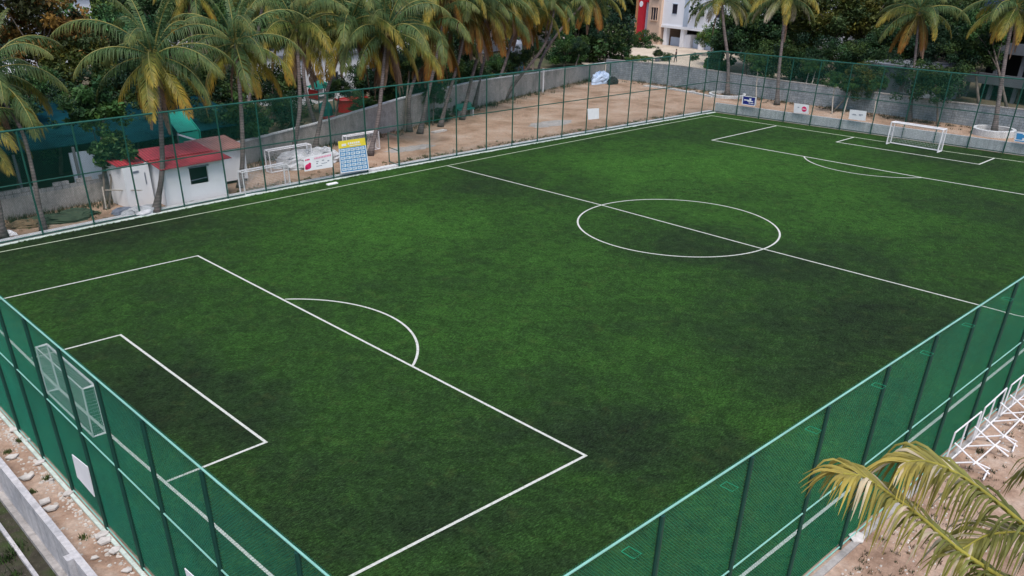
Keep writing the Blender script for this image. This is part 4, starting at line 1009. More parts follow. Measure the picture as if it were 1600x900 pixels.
# pale rings round two palms
def ring(base, ro, ri, h, label):
    mb = MB(); n_ = 28; base = Vector((base.x, base.y, -0.02)); b0 = 0
    prof = [(ri, 0), (ri, h), (ro-0.03, h), (ro, h-0.03), (ro, 0)]
    for i in range(n_):
        a = 2*math.pi*i/n_
        for r_, z in prof: mb.v.append((base.x+r_*math.cos(a), base.y+r_*math.sin(a), base.z+z))
    k = len(prof)
    for i in range(n_):
        j = (i+1) % n_
        for q in range(k-1): mb.f.append((i*k+q+1, i*k+q, j*k+q, j*k+q+1)); mb.mi.append(0)
    return tag(mb.build('planter_ring', M['kerb'], loc=base), label, 'planter ring')
ring(G(1136, 150), 2.0, 1.75, 0.3, 'pale stone ring round the foot of the swollen palm at the far corner')
ring(G(1551, 210), 1.75, 1.45, 0.55, 'round concrete planter ring round the rightmost palm')

# broadleaf trees
gz = lambda px, py: G(px, py, -0.3)
T = lambda *a, **k: tree(*a, **k)
T(G(163, 327), 155, 170, 1.9, 'big', 'leafy young tree with broad leaves left of the hut', var=0, trunk_r=0.07)
T(G(170, 326), 172, 235, 1.5, 'big', 'bushy shrub with hanging leaves against the hut annexe', var=1, trunk_r=0.06, limbs=3, nm='shrub', cat='shrub')
T(G(398, 250), 378, 195, 2.1, 'big', 'dark broadleaf tree behind the smaller hut', var=1, trunk_r=0.1)
T(G(330, 255), 330, 200, 1.7, 'dark', 'small dark tree whose trunk rises behind the red roof', var=1, trunk_r=0.08)
T(gz(60, 215), 70, 40, 4.2, 'yb', 'tree with yellow brown new leaves at upper left')
T(gz(20, 215), -10, 60, 3.6, 'yb', 'yellow brown leaved tree cut by the left edge', var=0)
T(gz(150, 190), 150, 60, 4.2, 'light', 'pale green feathery tree between the yellow brown tree and the first full palm')
T(G(60, 245, -0.3), 62, 150, 2.4, 'mid', 'mid green tree between the leftmost fronds and the leafy young tree', var=1)
T(gz(200, 180), 205, 95, 3.0, 'olive', 'olive tree with yellowish top left of the hut palm crown', var=1)
T(gz(130, 215), 120, 115, 3.4, 'olive', 'olive green tree above the teal roofed shed')
T(gz(30, 235), 20, 150, 3.2, 'dark', 'dark tree behind the leftmost drooping fronds')
T(gz(215, 215), 190, 150, 3.2, 'dark', 'dark tree left of the palm in front of the annexe', var=1)
T(gz(290, 215), 285, 130, 3.4, 'dark', 'dark tree filling the gap behind the hut', var=2)
T(G(30, 300, -0.3), 25, 205, 2.4, 'dark', 'dark leafy tree shading the teal roof at the left edge', var=1)
T(G(95, 270, -0.3), 95, 185, 2.3, 'dark', 'dark tree between the left fronds and the leafy young tree', var=0)
T(G(215, 262, -0.3), 215, 195, 2.4, 'dark', 'dark tree hanging over the teal roof behind the annexe', var=2)
T(G(270, 250, -0.3), 262, 170, 2.6, 'dark', 'dark tree over the turquoise canopy', var=1)
T(G(440, 205, -0.3), 440, 175, 1.8, 'dark', 'dark tree at the playground edge left of the straight thin palm', var=1)
T(gz(500, 120), 490, 20, 5.0, 'dark', 'tall dark tree at the top edge above the playground', var=0)
T(gz(610, 120), 600, 40, 4.6, 'dark', 'tall dark tree behind the brown skirted palm crown', var=2)
T(gz(350, 120), 345, 10, 5.0, 'dark', 'tall dark tree at the top edge between two yellow skirted palms', var=1)
T(gz(690, 100), 690, 20, 4.6, 'dark', 'tall dark tree at the top edge above the orange fronds', var=0)
T(gz(250, 160), 250, 20, 4.5, 'dark', 'tall dark tree behind the hut palm crown')
T(gz(345, 200), 330, 150, 3.0, 'dark', 'dark tree behind the roof of the smaller hut', var=0)
T(gz(420, 190), 425, 135, 3.0, 'dark', 'dark tree left of the white single storey house', var=2)
T(gz(400, 160), 385, 60, 4.4, 'mid', 'green tree behind the yellow skirted palm')
T(gz(470, 150), 470, 40, 4.4, 'dark', 'dark tree behind the straight thin palm', var=1)
T(gz(540, 140), 530, 40, 4.2, 'dark', 'dark tree above the white single storey house', var=2)
T(gz(600, 165), 575, 130, 2.2, 'mid', 'green tree right of the low white house with porch')
T(gz(610, 170), 625, 120, 3.2, 'dark', 'dark tree in the shade behind the brown skirted palm', var=1)
T(gz(655, 160), 655, 115, 3.2, 'dark', 'dark tree in deep shade behind the hanging orange fronds', var=2)
T(G(676, 196), 680, 150, 1.1, 'mid', 'small sapling with hanging leaves by the leaning palms', trunk_r=0.05)
T(gz(700, 140), 700, 75, 3.6, 'dark', 'dark tree behind the orange palm fronds', var=0)
T(gz(770, 128), 772, 108, 1.8, 'mid', 'green tree between the leaning palm trunks above the wall')
T(gz(665, 150), 668, 135, 2.4, 'mid', 'green tree over the wall between the orange skirted palm and its leaning neighbour', var=0)
T(gz(705, 138), 712, 118, 2.2, 'dark', 'dark tree over the wall left of the bench', var=1)
T(gz(640, 160), 640, 150, 1.8, 'mid', 'low green tree over the wall right of the brown skirt', var=1)
T(gz(790, 120), 792, 100, 2.0, 'dark', 'dark tree over the wall between the two middle leaning palms', var=2)
T(gz(725, 140), 735, 115, 2.2, 'dark', 'low dark tree above the wall behind the bench', var=2)
T(gz(832, 112), 834, 78, 1.9, 'dark', 'dark tree in front of the tall white house')
T(gz(880, 105), 885, 80, 2.6, 'mid', 'mid green tree left of the large dark round tree')
T(gz(900, 100), 905, 45, 3.4, 'dark', 'dark tree hanging over the wall left of the large round tree', var=1)
T(gz(928, 95), 928, 60, 5.6, 'dark', 'large dark round tree at the corner of the yard', var=0, trunk_r=0.3)
T(gz(985, 96), 972, 84, 1.5, 'mid', 'bush at the corner of the boundary wall under the large dark tree', nm='bush', cat='bush', trunk_r=0.05)
T(gz(970, 95), 972, 66, 2.0, 'dark', 'small dark tree at the right side of the large round tree', var=1)
T(gz(1010, 74), 1005, 68, 2.2, 'mid', 'round bush before the tan wing of the apartment block', nm='bush', cat='bush', trunk_r=0.06)
T(gz(1138, 106), 1145, 62, 3.6, 'mid', 'bushy green tree at the road behind the corner palm', var=1)
T(gz(1115, 112), 1120, 98, 2.2, 'big', 'broad leaved bush overhanging the road behind the wall', nm='bush', cat='bush')
T(gz(1112, 88), 1112, 60, 2.2, 'light', 'pale leaved banana like plant beside the white apartment block', nm='bush', cat='bush')
R1 = [(1165, 118, 1165, 60, 4.2, 'dark', 'dark tree right of the corner palm'),
      (1200, 120, 1195, 20, 4.6, 'dark', 'tall dark tree between the corner palm and the slender palm'),
      (1210, 128, 1205, 95, 3.4, 'dark', 'dark tree behind the slender palm trunk'),
      (1255, 130, 1250, 100, 3.0, 'dark', 'dark tree above the wall behind the red badge sign'),
      (1240, 110, 1240, 40, 3.4, 'mid', 'green tree right of the slender palm crown'),
      (1300, 128, 1295, 28, 4.4, 'olive', 'tall tree with yellowish heart shaped leaves right of centre of the right half'),
      (1350, 130, 1345, 25, 4.4, 'olive', 'yellowish green tree left of the orange skirted palm crown'),
      (1300, 138, 1300, 100, 3.2, 'dark', 'dark undergrowth tree below the yellowish tree'),
      (1350, 143, 1350, 95, 3.0, 'dark', 'dark tree above the wall left of the far goal'),
      (1400, 140, 1395, 75, 3.8, 'dark', 'dark tree behind the orange skirted palm'),
      (1462, 150, 1462, 60, 3.8, 'dark', 'dark tree right of the orange skirted palm crown'),
      (1500, 150, 1490, 30, 3.6, 'dark', 'dark tree above the pillared building left end'),
      (1385, 152, 1385, 118, 2.4, 'dark', 'dark leafy tree over the wall left of the orange skirted palm trunk'),
      (1420, 158, 1418, 122, 2.2, 'dark', 'dark leafy tree over the wall behind the orange skirted palm trunk'),
      (1530, 165, 1520, 80, 3.0, 'dark', 'dark tree before the pillared building between the two right palms'),
      (1575, 172, 1545, 45, 2.6, 'mid', 'green tree before the upper floor of the pillared building'),
      (1420, 120, 1420, 0, 4.2, 'dark', 'tall dark tree at the top edge behind the orange skirted palm'),
      (1590, 160, 1600, 40, 3.4, 'dark', 'dark tree at the right edge behind the ringed palm')]
for i, (bx_, by_, cx_, cy_, r_, kd, lab) in enumerate(R1): T(gz(bx_, by_), cx_, cy_, r_, kd, lab, var=i)
T(G(1465, 197), 1462, 130, 2.6, 'dark', 'round dark tree right behind the far goal inside the wall', var=2, trunk_r=0.09)
T(G(1300, 176), 1345, 128, 1.9, 'olive', 'small yellowish tree between the red badge and two word signs', var=1, trunk_r=0.06)
# bare pale saplings inside the far yard
for i, (bpx, tpx, lab) in enumerate([((1254, 159), (1264, 112), 'thin pale sapling trunk right of the slender palm'), ((1262, 160), (1274, 112), 'forked thin pale trunk behind the red badge sign'),
        ((1300, 178), (1304, 135), 'thin pale trunk between the red badge and two word signs'), ((1365, 187), (1372, 140), 'thin pale trunk left of the far goal'),
        ((1181, 165), (1184, 110), 'thin pale trunk beside the blue sign'), ((1318, 178), (1330, 140), 'crooked thin pale trunk behind the two word sign')]):
    b0 = G(*bpx); t = thing('sapling', b0, lab, 'sapling', 'thin saplings along the far wall')
    e = over(b0, *tpx); mb = MB(); mb.tube([b0, b0.lerp(e, 0.5)+Vector((0.05, 0.08, 0)), e], [0.07, 0.06, 0.035], 6); mb.build('trunk', M['pale_bark'], t)
    o = bpy.data.objects.new('crown', CR['mid'][i % 2]); COL.objects.link(o); o.parent = t; o.location = e-b0+Vector((0, 0, 0.5)); o.scale = (0.9, 0.9, 0.9)
for i, (bpx, tpx, lab) in enumerate([((633, 206), (640, 110), 'thin dark trunk at the foot of the wall left of the gate leaf'), ((523, 204), (530, 150), 'thin crooked trunk behind the timetable board'), ((803, 152), (812, 100), 'thin dark trunk by the wall in the leaning palm group'), ((897, 118), (905, 85), 'thin dark trunk by the wall under the mid green tree')]):
    b0 = G(*bpx); t = thing('sapling', b0, lab, 'sapling', 'thin trunks along the left wall')
    e = over(b0, *tpx); mb = MB(); mb.tube([b0, b0.lerp(e, 0.5)+Vector((-0.08, 0.05, 0)), e], [0.12, 0.09, 0.06], 6); mb.build('trunk', M['bark'], t)
    o = bpy.data.objects.new('crown', CR['dark'][i % 3]); COL.objects.link(o); o.parent = t; o.location = e-b0+Vector((0, 0, 0.6)); o.scale = (1.3, 1.3, 1.2)
# far wood closing the view
rg = random.Random(5); k = 0
mbt = None
def far_tree(x, y, r_, i):
    pass
names = []
far = []
for i in range(64):
    px_ = -40+1700*(i % 32)/31+rg.uniform(-15, 15); row = i//32
    dist = (150 if row == 0 else 195)+rg.uniform(-12, 12)
    d = ray(px_, 60); dh = Vector((d.x, d.y, 0)).normalized(); p = Vector((CX, CY, 0))+dh*dist
    if 930 < px_ < 1120 and dist < 175: continue
    far.append((p, rg.uniform(5.5, 8)))
V0 = []
vs = []
wood = MB(); allv = []; allc = []
tot = 0
for p, r_ in far:
    me = CR['dark'][rg.randrange(3)] if rg.random() < 0.7 else CR['olive'][0]
    n_ = len(me.vertices); co = np.empty(n_*3, np.float32); me.vertices.foreach_get('co', co); co = co.reshape(-1, 3)
    cc = np.empty(n_*4, np.float32); me.color_attributes['tint'].data.foreach_get('color', cc); cc = cc.reshape(-1, 4)
    sel = np.random.default_rng(int(p.x*7) & 1023).random(n_//4) < 0.5; sel4 = np.repeat(sel, 4)
    co = co[sel4]*np.array([r_, r_, r_*1.1]); 
    ctr = co.reshape(-1, 4, 3).mean(1, keepdims=True); co = (ctr+(co.reshape(-1, 4, 3)-ctr)*1.5).reshape(-1, 3)
    co += np.array([p.x, p.y, r_*0.8])
    allv.append(co); allc.append(cc[sel4])
allv = np.concatenate(allv); allc = np.concatenate(allc)
me = bpy.data.meshes.new('far_wood'); me.from_pydata(allv.tolist(), [], np.arange(len(allv)).reshape(-1, 4).tolist()); me.materials.append(M['leaf'])
a_ = me.color_attributes.new('tint', 'FLOAT_COLOR', 'POINT'); a_.data.foreach_set('color', allc.astype(np.float32).ravel()); me.update()
o = bpy.data.objects.new('far_wood', me); COL.objects.link(o); tag(o, 'distant mass of dark trees closing the view behind the houses', 'wood', kind='stuff')

# ------------------------------------------------------------------ close palm at lower right
def near_palm():
    crown = at_depth(1790, 985, 8.6)
    t = thing('palm_tree', (crown.x+0.2, crown.y-0.2, -0.02), 'palm at lower right whose yellow green fronds reach in close to the camera', 'palm tree', 'coconut palms')
    base = Vector(t.location)
    mb = MB(); mb.tube([base, base.lerp(crown, 0.5)+Vector((0.2, 0, 0)), crown], [0.26, 0.17, 0.13], 10); mb.build('trunk', M['palm_bark'], t, smooth=True)
    def frond(pix, dep0, dep1, seed, ll, nl, yel, w_=0.030, gr=0.0):
        rg = random.Random(seed); P_ = [at_depth(px_, py_, dep0+(dep1-dep0)*i/(len(pix)-1)) for i, (px_, py_) in enumerate(pix)]
        P_ = [crown]+P_
        Q = []
        for i in range(len(P_)-1):
            for k in range(8): Q.append(P_[i].lerp(P_[i+1], k/8))
        Q.append(P_[-1])
        for _ in range(6): Q = [Q[0]]+[(Q[i-1]+Q[i]*2+Q[i+1])/4 for i in range(1, len(Q)-1)]+[Q[-1]]
        n_ = len(Q)-1; mb = MB(); cols = []
        mb.tube(Q, [0.028*(1-0.85*i/n_)+0.003 for i in range(n_+1)], 6); cols += [(0.40, 0.36, 0.07, 1)]*len(mb.v)
        for k in range(nl):
            tt = 0.16+0.84*k/(nl-1); f = tt*n_; i = min(n_-1, int(f)); q = Q[i].lerp(Q[i+1], f-i); d = (Q[i+1]-Q[i]).normalized()
            side0 = d.cross(Vector((0, 0, 1))).normalized()
            for sg in (-1, 1):
                l_ = ll*(0.55+0.45*math.sin(math.pi*min(1, tt*0.9+0.05)))*rg.uniform(0.8, 1.15)
                if tt > 0.93: l_ *= 0.9
                dr = (d*(0.75+0.9*max(0, tt-0.75)*4)+side0*sg*0.60+Vector((0, 0, 0.10+rg.uniform(-.15, .15)))).normalized()
                seg = 8; pts = [q.copy()]; cur = q.copy(); dd = dr.copy(); g = rg.uniform(0.9, 1.35)*(0.35 if tt > 0.88 else 1); kb = rg.uniform(0.22, 0.5)
                jx = Vector((rg.uniform(-.08, .08), rg.uniform(-.08, .08), 0))
                for s in range(seg):
                    cur = cur+dd*l_/seg; pts.append(cur.copy()); dd = (dd+Vector((0, 0, -g*math.exp(-((s/seg-kb)/0.16)**2)-0.06))+jx*0.4).normalized()
                wv = dd.cross(dr)
                if wv.length < 0.05: wv = d
                wv = (wv.normalized()*0.6+d*0.6).normalized()
                b0 = len(mb.v); br = rg.uniform(0.75, 1.3); dry = rg.random() < 0.10
                tw = rg.uniform(-0.6, 0.6)
                for s, pp in enumerate(pts):
                    u = s/seg; ww = w_*0.5*(1-u**2.2)*(0.5+min(1, u*5)*0.5)*rg.uniform(0.9, 1.1)+0.0015
                    dv = (pts[min(s+1, seg)]-pts[max(0, s-1)]).normalized(); wx = (wv-dv*wv.dot(dv)).normalized(); wx = (Matrix.Rotation(tw*u*2, 3, dv) @ wx)
                    nrm_ = dv.cross(wx)*ww*0.45
                    mb.v += [tuple(pp-wx*ww+nrm_), tuple(pp), tuple(pp+wx*ww+nrm_)]
                    y_ = min(1, yel*tt**1.5+0.5*u**2*yel+rg.uniform(-.05, .05))
                    ca = (0.09, 0.13, 0.04); cb_ = (0.38, 0.30, 0.07); cd = (0.55, 0.47, 0.36)
                    c_ = [ca[i2]*(1-y_)+cb_[i2]*y_ for i2 in range(3)]
                    if dry: c_ = [c_[i2]*0.2+cd[i2]*0.8 for i2 in range(3)]
                    c_ = (c_[0]*br, c_[1]*br, c_[2]*br, 1); cols += [c_, c_, c_]
                for s in range(seg):
                    a = b0+3*s; mb.f += [(a, a+1, a+4, a+3), (a+1, a+2, a+5, a+4)]; mb.mi += [0, 0]
        o = mb.build('frond', M['frond'], t, cols=cols, smooth=True)
    frond([(1640, 855), (1565, 790), (1510, 748), (1468, 726), (1440, 719), (1415, 722)], 8.2, 7.6, 1, 0.80, 44, 0.85)
    frond([(1600, 925), (1500, 862), (1430, 800), (1380, 765), (1348, 743), (1318, 740)], 8.0, 7.2, 2, 0.76, 44, 0.9)
    frond([(1700, 900), (1640, 850), (1590, 830), (1540, 835), (1500, 860)], 8.4, 7.9, 3, 0.70, 34, 0.45)
    frond([(1720, 960), (1640, 925), (1570, 915), (1500, 930), (1450, 960)], 8.2, 7.4, 4, 0.7, 34, 0.5)
    frond([(1760, 860), (1720, 790), (1680, 740), (1640, 720), (1612, 730)], 8.8, 9.4, 5, 0.7, 34, 0.4)
near_palm()

# ------------------------------------------------------------------ small things in the yards
def lump(name, c, rx, ry, h, mat, label, cat, seed=1, kind=None, flat=0.5):
    rg = np.random.default_rng(seed); mb = MB(); nu, nv = 22, 9; c = Vector(c)
    ph = rg.uniform(0, 6.28, 6); 
    for j in range(nv+1):
        v_ = j/nv
        for i in range(nu):
            a = 2*math.pi*i/nu; r_ = math.cos(v_*math.pi/2)**0.6*(1+0.18*math.sin(3*a+ph[0])+0.12*math.sin(5*a+ph[1]+v_*3)+0.06*rg.normal())
            z = h*math.sin(v_*math.pi/2)*(1+0.15*math.sin(4*a+ph[2]))
            mb.v.append((c.x+rx*r_*math.cos(a), c.y+ry*r_*math.sin(a), c.z+z+0.04*rg.normal()*h*(1 if 0 < j else 0)))
    for j in range(nv):
        for i in range(nu):
            k = (i+1) % nu; mb.f.append((j*nu+i, j*nu+k, (j+1)*nu+k, (j+1)*nu+i)); mb.mi.append(0)
    mb.f.append(tuple(range(nv*nu, nv*nu+nu))); mb.mi.append(0)
    return tag(mb.build(name, mat, loc=c), label, cat, kind=kind)
lump('sheet_heap', G(484, 257), 2.4, 1.3, 0.95, M['white_tarp'], 'large heap of crumpled white sheeting behind the pink banner', 'heap', 3)
lump('sheet_heap', G(510, 252), 1.0, 0.8, 0.9, M['white_tarp'], 'small white bundle right of the large sheet heap', 'heap', 5)
lump('sack_pile', G(222, 334), 1.15, 0.5, 0.42, M['white_tarp'], 'low pile of pale sacks at the foot of the hut annexe', 'pile', 4)
lump('bundle', G(190, 333), 0.6, 0.35, 0.3, M['ink'], 'dark bundle beside the pile of pale sacks', 'bundle', 8)
lump('sheet', G(937, 130), 1.5, 0.8, 1.15, M['blue_tarp'], 'pale blue sheet draped over something at the foot of the wall', 'sheet', 6)
lump('sheet', G(936, 131.5)+Vector((1.3, -0.9, 0)), 0.8, 0.5, 0.7, M['dark'], 'dark opening bundle beside the pale blue sheet', 'bundle', 6)
lump('rag', G(12, 368), 0.45, 0.3, 0.25, M['board_white'], 'white rag on the ground at the left edge', 'rag', 7)
lump('leaf_heap', G(95, 343), 2.3, 0.9, 0.35, simple('leaf_litter', (0.035, 0.055, 0.03), 0.9, 0.4, 3), 'low heap of dark green cuttings before the block topped wall', 'heap', 9)
lump('leaf_heap', G(45, 352), 1.0, 0.6, 0.3, simple('dry_litter', (0.13, 0.09, 0.05), 0.9, 0.4, 3), 'low heap of brown litter near the left edge', 'heap', 10)
# white paper at the left kerb
c_ = G(519, 288); mb = MB(); mb.obox((c_.x, c_.y, 0.012), (0.42, 0.02, 0), (0.03, 0.16, 0), 0.06); tag(mb.build('slab', M['board_white']), 'small white slab lying on the turf below the timetable board', 'slab')
# bench
c_ = G(728, 182); t = thing('bench', (c_.x, c_.y, -0.012), 'green bench on pale legs in the yard among the leaning palms', 'bench')
mb = MB(); mb.box(c_.x-1.0, c_.x+0.9, c_.y-0.25, c_.y+0.25, 0.62, 0.72); mb.build('seat', M['teal_plastic'], t)
mb = MB(); mb.box(c_.x-1.0, c_.x+0.9, c_.y+0.22, c_.y+0.28, 0.75, 1.15); mb.build('backrest', M['teal_plastic'], t)
for s in (-0.85, 0.7):
    mb = MB(); mb.box(c_.x+s, c_.x+s+0.12, c_.y-0.2, c_.y+0.2, -0.012, 0.617); mb.build('leg', M['white_tarp'], t)
# slabs & boards in the yard
for (px_, py_, rz, L_, lab) in [((686), 206, 8, 1.6, 'pale board lying on the sand near the leaning palm'), (742, 165, 15, 2.2, 'pale plank lying behind the bench'), (1078, 144, -8, 1.5, 'white slab lying by the far wall'), (1036, 138, -5, 1.2, 'short white slab in the row by the far wall'), (1010, 135, -4, 0.8, 'small white slab at the left of the row by the far wall')]:
    c_ = G(px_, py_); d = Vector((math.cos(R(rz)), math.sin(R(rz)), 0)); mb = MB(); mb.obox((c_.x, c_.y, -0.008), d*L_/2, Vector((-d.y, d.x, 0))*0.22, 0.12)
    tag(mb.build('slab', M['slab'], loc=(c_.x, c_.y, 0)), lab, 'slab', 'slabs lying in the yard')
c_ = [G(*p) for p in [(1012, 135), (1050, 140), (1085, 146), (1112, 152)]]
o = ribbon('kerb', [Vector((p.x, p.y, 0)) for p in c_], -0.15, 0.15, -0.02, 0.14, M['kerb']); struct(o)
# white post by the wall
c_ = G(848, 144); mb = MB(); mb.box(c_.x-0.07, c_.x+0.07, c_.y-0.07, c_.y+0.07, -0.01, 2.3); mb.box(c_.x-0.09, c_.x+0.09, c_.y-0.09, c_.y+0.09, 2.303, 2.4); tag(mb.build('post', M['board_white'], loc=c_), 'single white post standing in the sandy yard before the wall', 'post')
# grey concrete patch
for k_, (px_, py_, rx_, ry_) in enumerate([(862, 193, 2.6, 1.2), (640, 232, 2.4, 0.9)]):
    c_ = G(px_, py_); mb = MB(); rg2 = random.Random(k_)
    mb.poly([(c_.x+rx_*math.cos(a)*rg2.uniform(0.8, 1.15), c_.y+ry_*math.sin(a)*rg2.uniform(0.75, 1.2), -0.004) for a in np.linspace(0, 2*math.pi, 26)[:-1]]); struct(mb.build('cement_patch', M['plaster_wall']))
# pole support by annexe
t = thing('pole_frame', G(168, 325), 'rough wooden pole frame propped against the hut annexe', 'pole frame')
mb = MB(); a = G(166, 327); b_ = over(a, 160, 292); c_ = over(a, 218, 296)
mb.tube([a, b_], 0.05, 6); mb.build('upright', M['pale_bark'], t)
mb = MB(); mb.tube([b_+Vector((0, 0, -0.2)), Vector((c_.x, c_.y-0.3, b_.z-0.1))], 0.035, 6); mb.build('crosspole', M['pale_bark'], t)
mb = MB(); mb.tube([G(184, 318), over(G(184, 318), 213, 288)], 0.025, 6); mb.build('brace', M['ink'], t)
# playground things behind the wall
pb = G(500, 178, -0.45)
t = thing('playset', pb, 'playground climbing set with green roof and red panels behind the wall', 'playset')
def pw(px_, py_, z): return G(px_, py_, z)
b0 = Vector(pb)
for dx_ in (0, 1.7):
    for dy_ in (0, 1.5):
        mb = MB(); mb.tube([b0+Vector((dx_, dy_, 0)), b0+Vector((dx_, dy_, 2.3))], 0.06, 6); mb.build('leg', M['teal_plastic'], t)
mb = MB(); mb.obox(b0+Vector((0.85, 0.75, 1.2)), (0.95, 0, 0), (0, 0.85, 0), 0.12); mb.build('platform', M['wood'], t)
mb = MB(); q = [b0+Vector((x, y, 2.3)) for x, y in ((-0.2, -0.2), (1.9, -0.2), (1.9, 1.7), (-0.2, 1.7))]; ap_ = b0+Vector((0.85, 0.75, 3.0))
for i in range(4): mb.poly([q[i], q[(i+1) % 4], ap_])
mb.poly(list(reversed(q))); mb.build('roof', M['tarp_green'], t)
mb = MB(); mb.prism([b0+Vector((1.75, 0.3, 1.3)), b0+Vector((1.75, 1.1, 1.3)), b0+Vector((4.0, 1.1, 0.15)), b0+Vector((4.0, 0.3, 0.15))], (0, 0, 0.12)); mb.build('slide', M['red_plastic'], t)
mb = MB(); mb.obox(b0+Vector((-0.1, 0.75, 1.33)), (0.03, 0, 0), (0, 0.8, 0), 0.8); mb.build('side_panel', M['red_plastic'], t)
pc_ = G(527, 186, 1.72)
mb = MB(); c_ = Vector((pc_.x, pc_.y+0.9, -0.45))
mb.obox(c_, (0.5, 0, 0), (0, 0.35, 0), 2.1); mb.obox(c_+Vector((0, 0, 2.103)), (0.55, 0, 0), (0, 0.4, 0), 0.12); mb.tube([c_+Vector((-0.3, -0.37, 1.7)), c_+Vector((0.3, -0.37, 1.7))], 0.03, 6)
tag(mb.build('bin', M['red_plastic'], loc=c_), 'bright red upright container behind the wall beside the playground', 'container')
c_ = G(523, 176, 2.0); c_ = Vector((c_.x+0.2, c_.y+1.6, -0.45)); mb = MB(); mb.tube([c_, c_+Vector((0, 0, 2.6)), c_+Vector((0, 0, 3.0)), c_+Vector((0, 0, 3.15))], [0.55, 0.55, 0.4, 0.1], 12); mb.tube([c_+Vector((0, 0, 1.3)), c_+Vector((0, 0, 1.38))], 0.58, 12); tag(mb.build('water_tank', M['teal_plastic'], loc=c_, smooth=False), 'teal green cylindrical tank behind the red container', 'tank')
c_ = G(552, 173, -0.45); mb = MB(); rg2 = random.Random(3)
mb.prism([c_+Vector((1.7*math.cos(a), 0.9*math.sin(a), 0)) for a in np.linspace(0, 2*math.pi, 15)[:-1]], (0, 0, 1.1)); mb.tube([c_+Vector((1.75*math.cos(a), 0.95*math.sin(a), 1.12)) for a in np.linspace(0, 2*math.pi, 15)], 0.08, 6)
tag(mb.build('round_platform', M['red_plastic'], loc=c_), 'low round red platform right of the red container', 'platform')
for i, (px_, rr_, lab) in enumerate([(565, 1.3, 'green hedge bush on the wall right of the playground'), (590, 1.2, 'green hedge bush on the wall above the yard goal'), (610, 1.2, 'green hedge bush on the wall behind the brown skirt'), (725, 1.0, 'low bush hugging the wall behind the bench'), (690, 1.0, 'low bush on the sand between leaning palm trunks')]):
    b0 = G(px_, 178-0.30*(px_-565), 0); b0 = G(px_, {565: 176, 590: 170, 610: 166, 725: 178, 690: 190}[px_], 0)
    t = thing('bush', b0, lab, 'bush'); mb = MB(); mb.tube([b0+Vector((0, 0, -0.4)), b0+Vector((0, 0, 0.5))], 0.04, 5); mb.build('stem', M['bark'], t)
    o = bpy.data.objects.new('crown', CR['mid'][i % 2]); COL.objects.link(o); o.parent = t; o.location = (0, 0, rr_*0.55); o.scale = (rr_, rr_*0.8, rr_*0.7)
# grey tank over the wall at the curved palm
c_ = G(806, 112, -0.3); mb = MB(); k_ = 1.0
t = thing('tank', c_, 'pale grey tank on a blue stand showing above the wall among the leaning palms', 'tank')
mb.tube([c_+Vector((0, 0, 1.9)), c_+Vector((0, 0, 3.4)), c_+Vector((0, 0, 3.7)), c_+Vector((0, 0, 3.8))], [0.75, 0.75, 0.55, 0.2], 14); mb.build('drum', M['grey_cloth'], t)
mb = MB(); mb.obox(c_, (0.7, 0, 0), (0, 0.7, 0), 1.897); mb.build('stand', M['blue_cloth'], t)
c_ = G(819, 108, -0.3); mb = MB(); mb.obox(c_, (0.06, 0, 0), (0, 0.06, 0), 2.6); mb.obox(c_+Vector((0, -0.08, 1.8)), (0.35, 0, 0), (0, 0.02, 0), 1.2); tag(mb.build('sign', M['orange'], loc=c_), 'orange sign board beside the grey tank above the wall', 'sign')
# things on the far road
c_ = G(1027, 96, -0.3); t = thing('plant_pot', c_, 'dark clipped bush in a pot on the pale road', 'plant')
mb = MB(); mb.tube([c_, c_+Vector((0, 0, 0.5))], [0.3, 0.4], 10); mb.build('pot', M['ink'], t)
o = bpy.data.objects.new('foliage', CR['dark'][0]); COL.objects.link(o); o.parent = t; o.location = (0, 0, 1.05); o.scale = (0.75, 0.75, 0.8)
for px_, lab in ((1002, 'leftmost low shrub on the road edge above the wall'), (990, 'low shrub at the road corner beside the large dark tree'), (1013, 'small low shrub left of the clipped dark bush'), (1041, 'small shrub right of the clipped dark bush')):
    c_ = G(px_, 98 if px_ < 1030 else 95, -0.3); t = thing('shrub', c_, lab, 'shrub', 'shrubs at the road edge'); mb = MB(); mb.tube([c_, c_+Vector((0, 0, 0.4))], 0.04, 5); mb.build('stem', M['bark'], t)
    o = bpy.data.objects.new('foliage', CR['light'][0] if px_ != 1041 else CR['mid'][0]); COL.objects.link(o); o.parent = t; o.location = (0, 0, 0.5); s_ = 0.85 if px_ != 1013 else 0.6; o.scale = (s_*1.2, s_*1.2, s_*0.8)
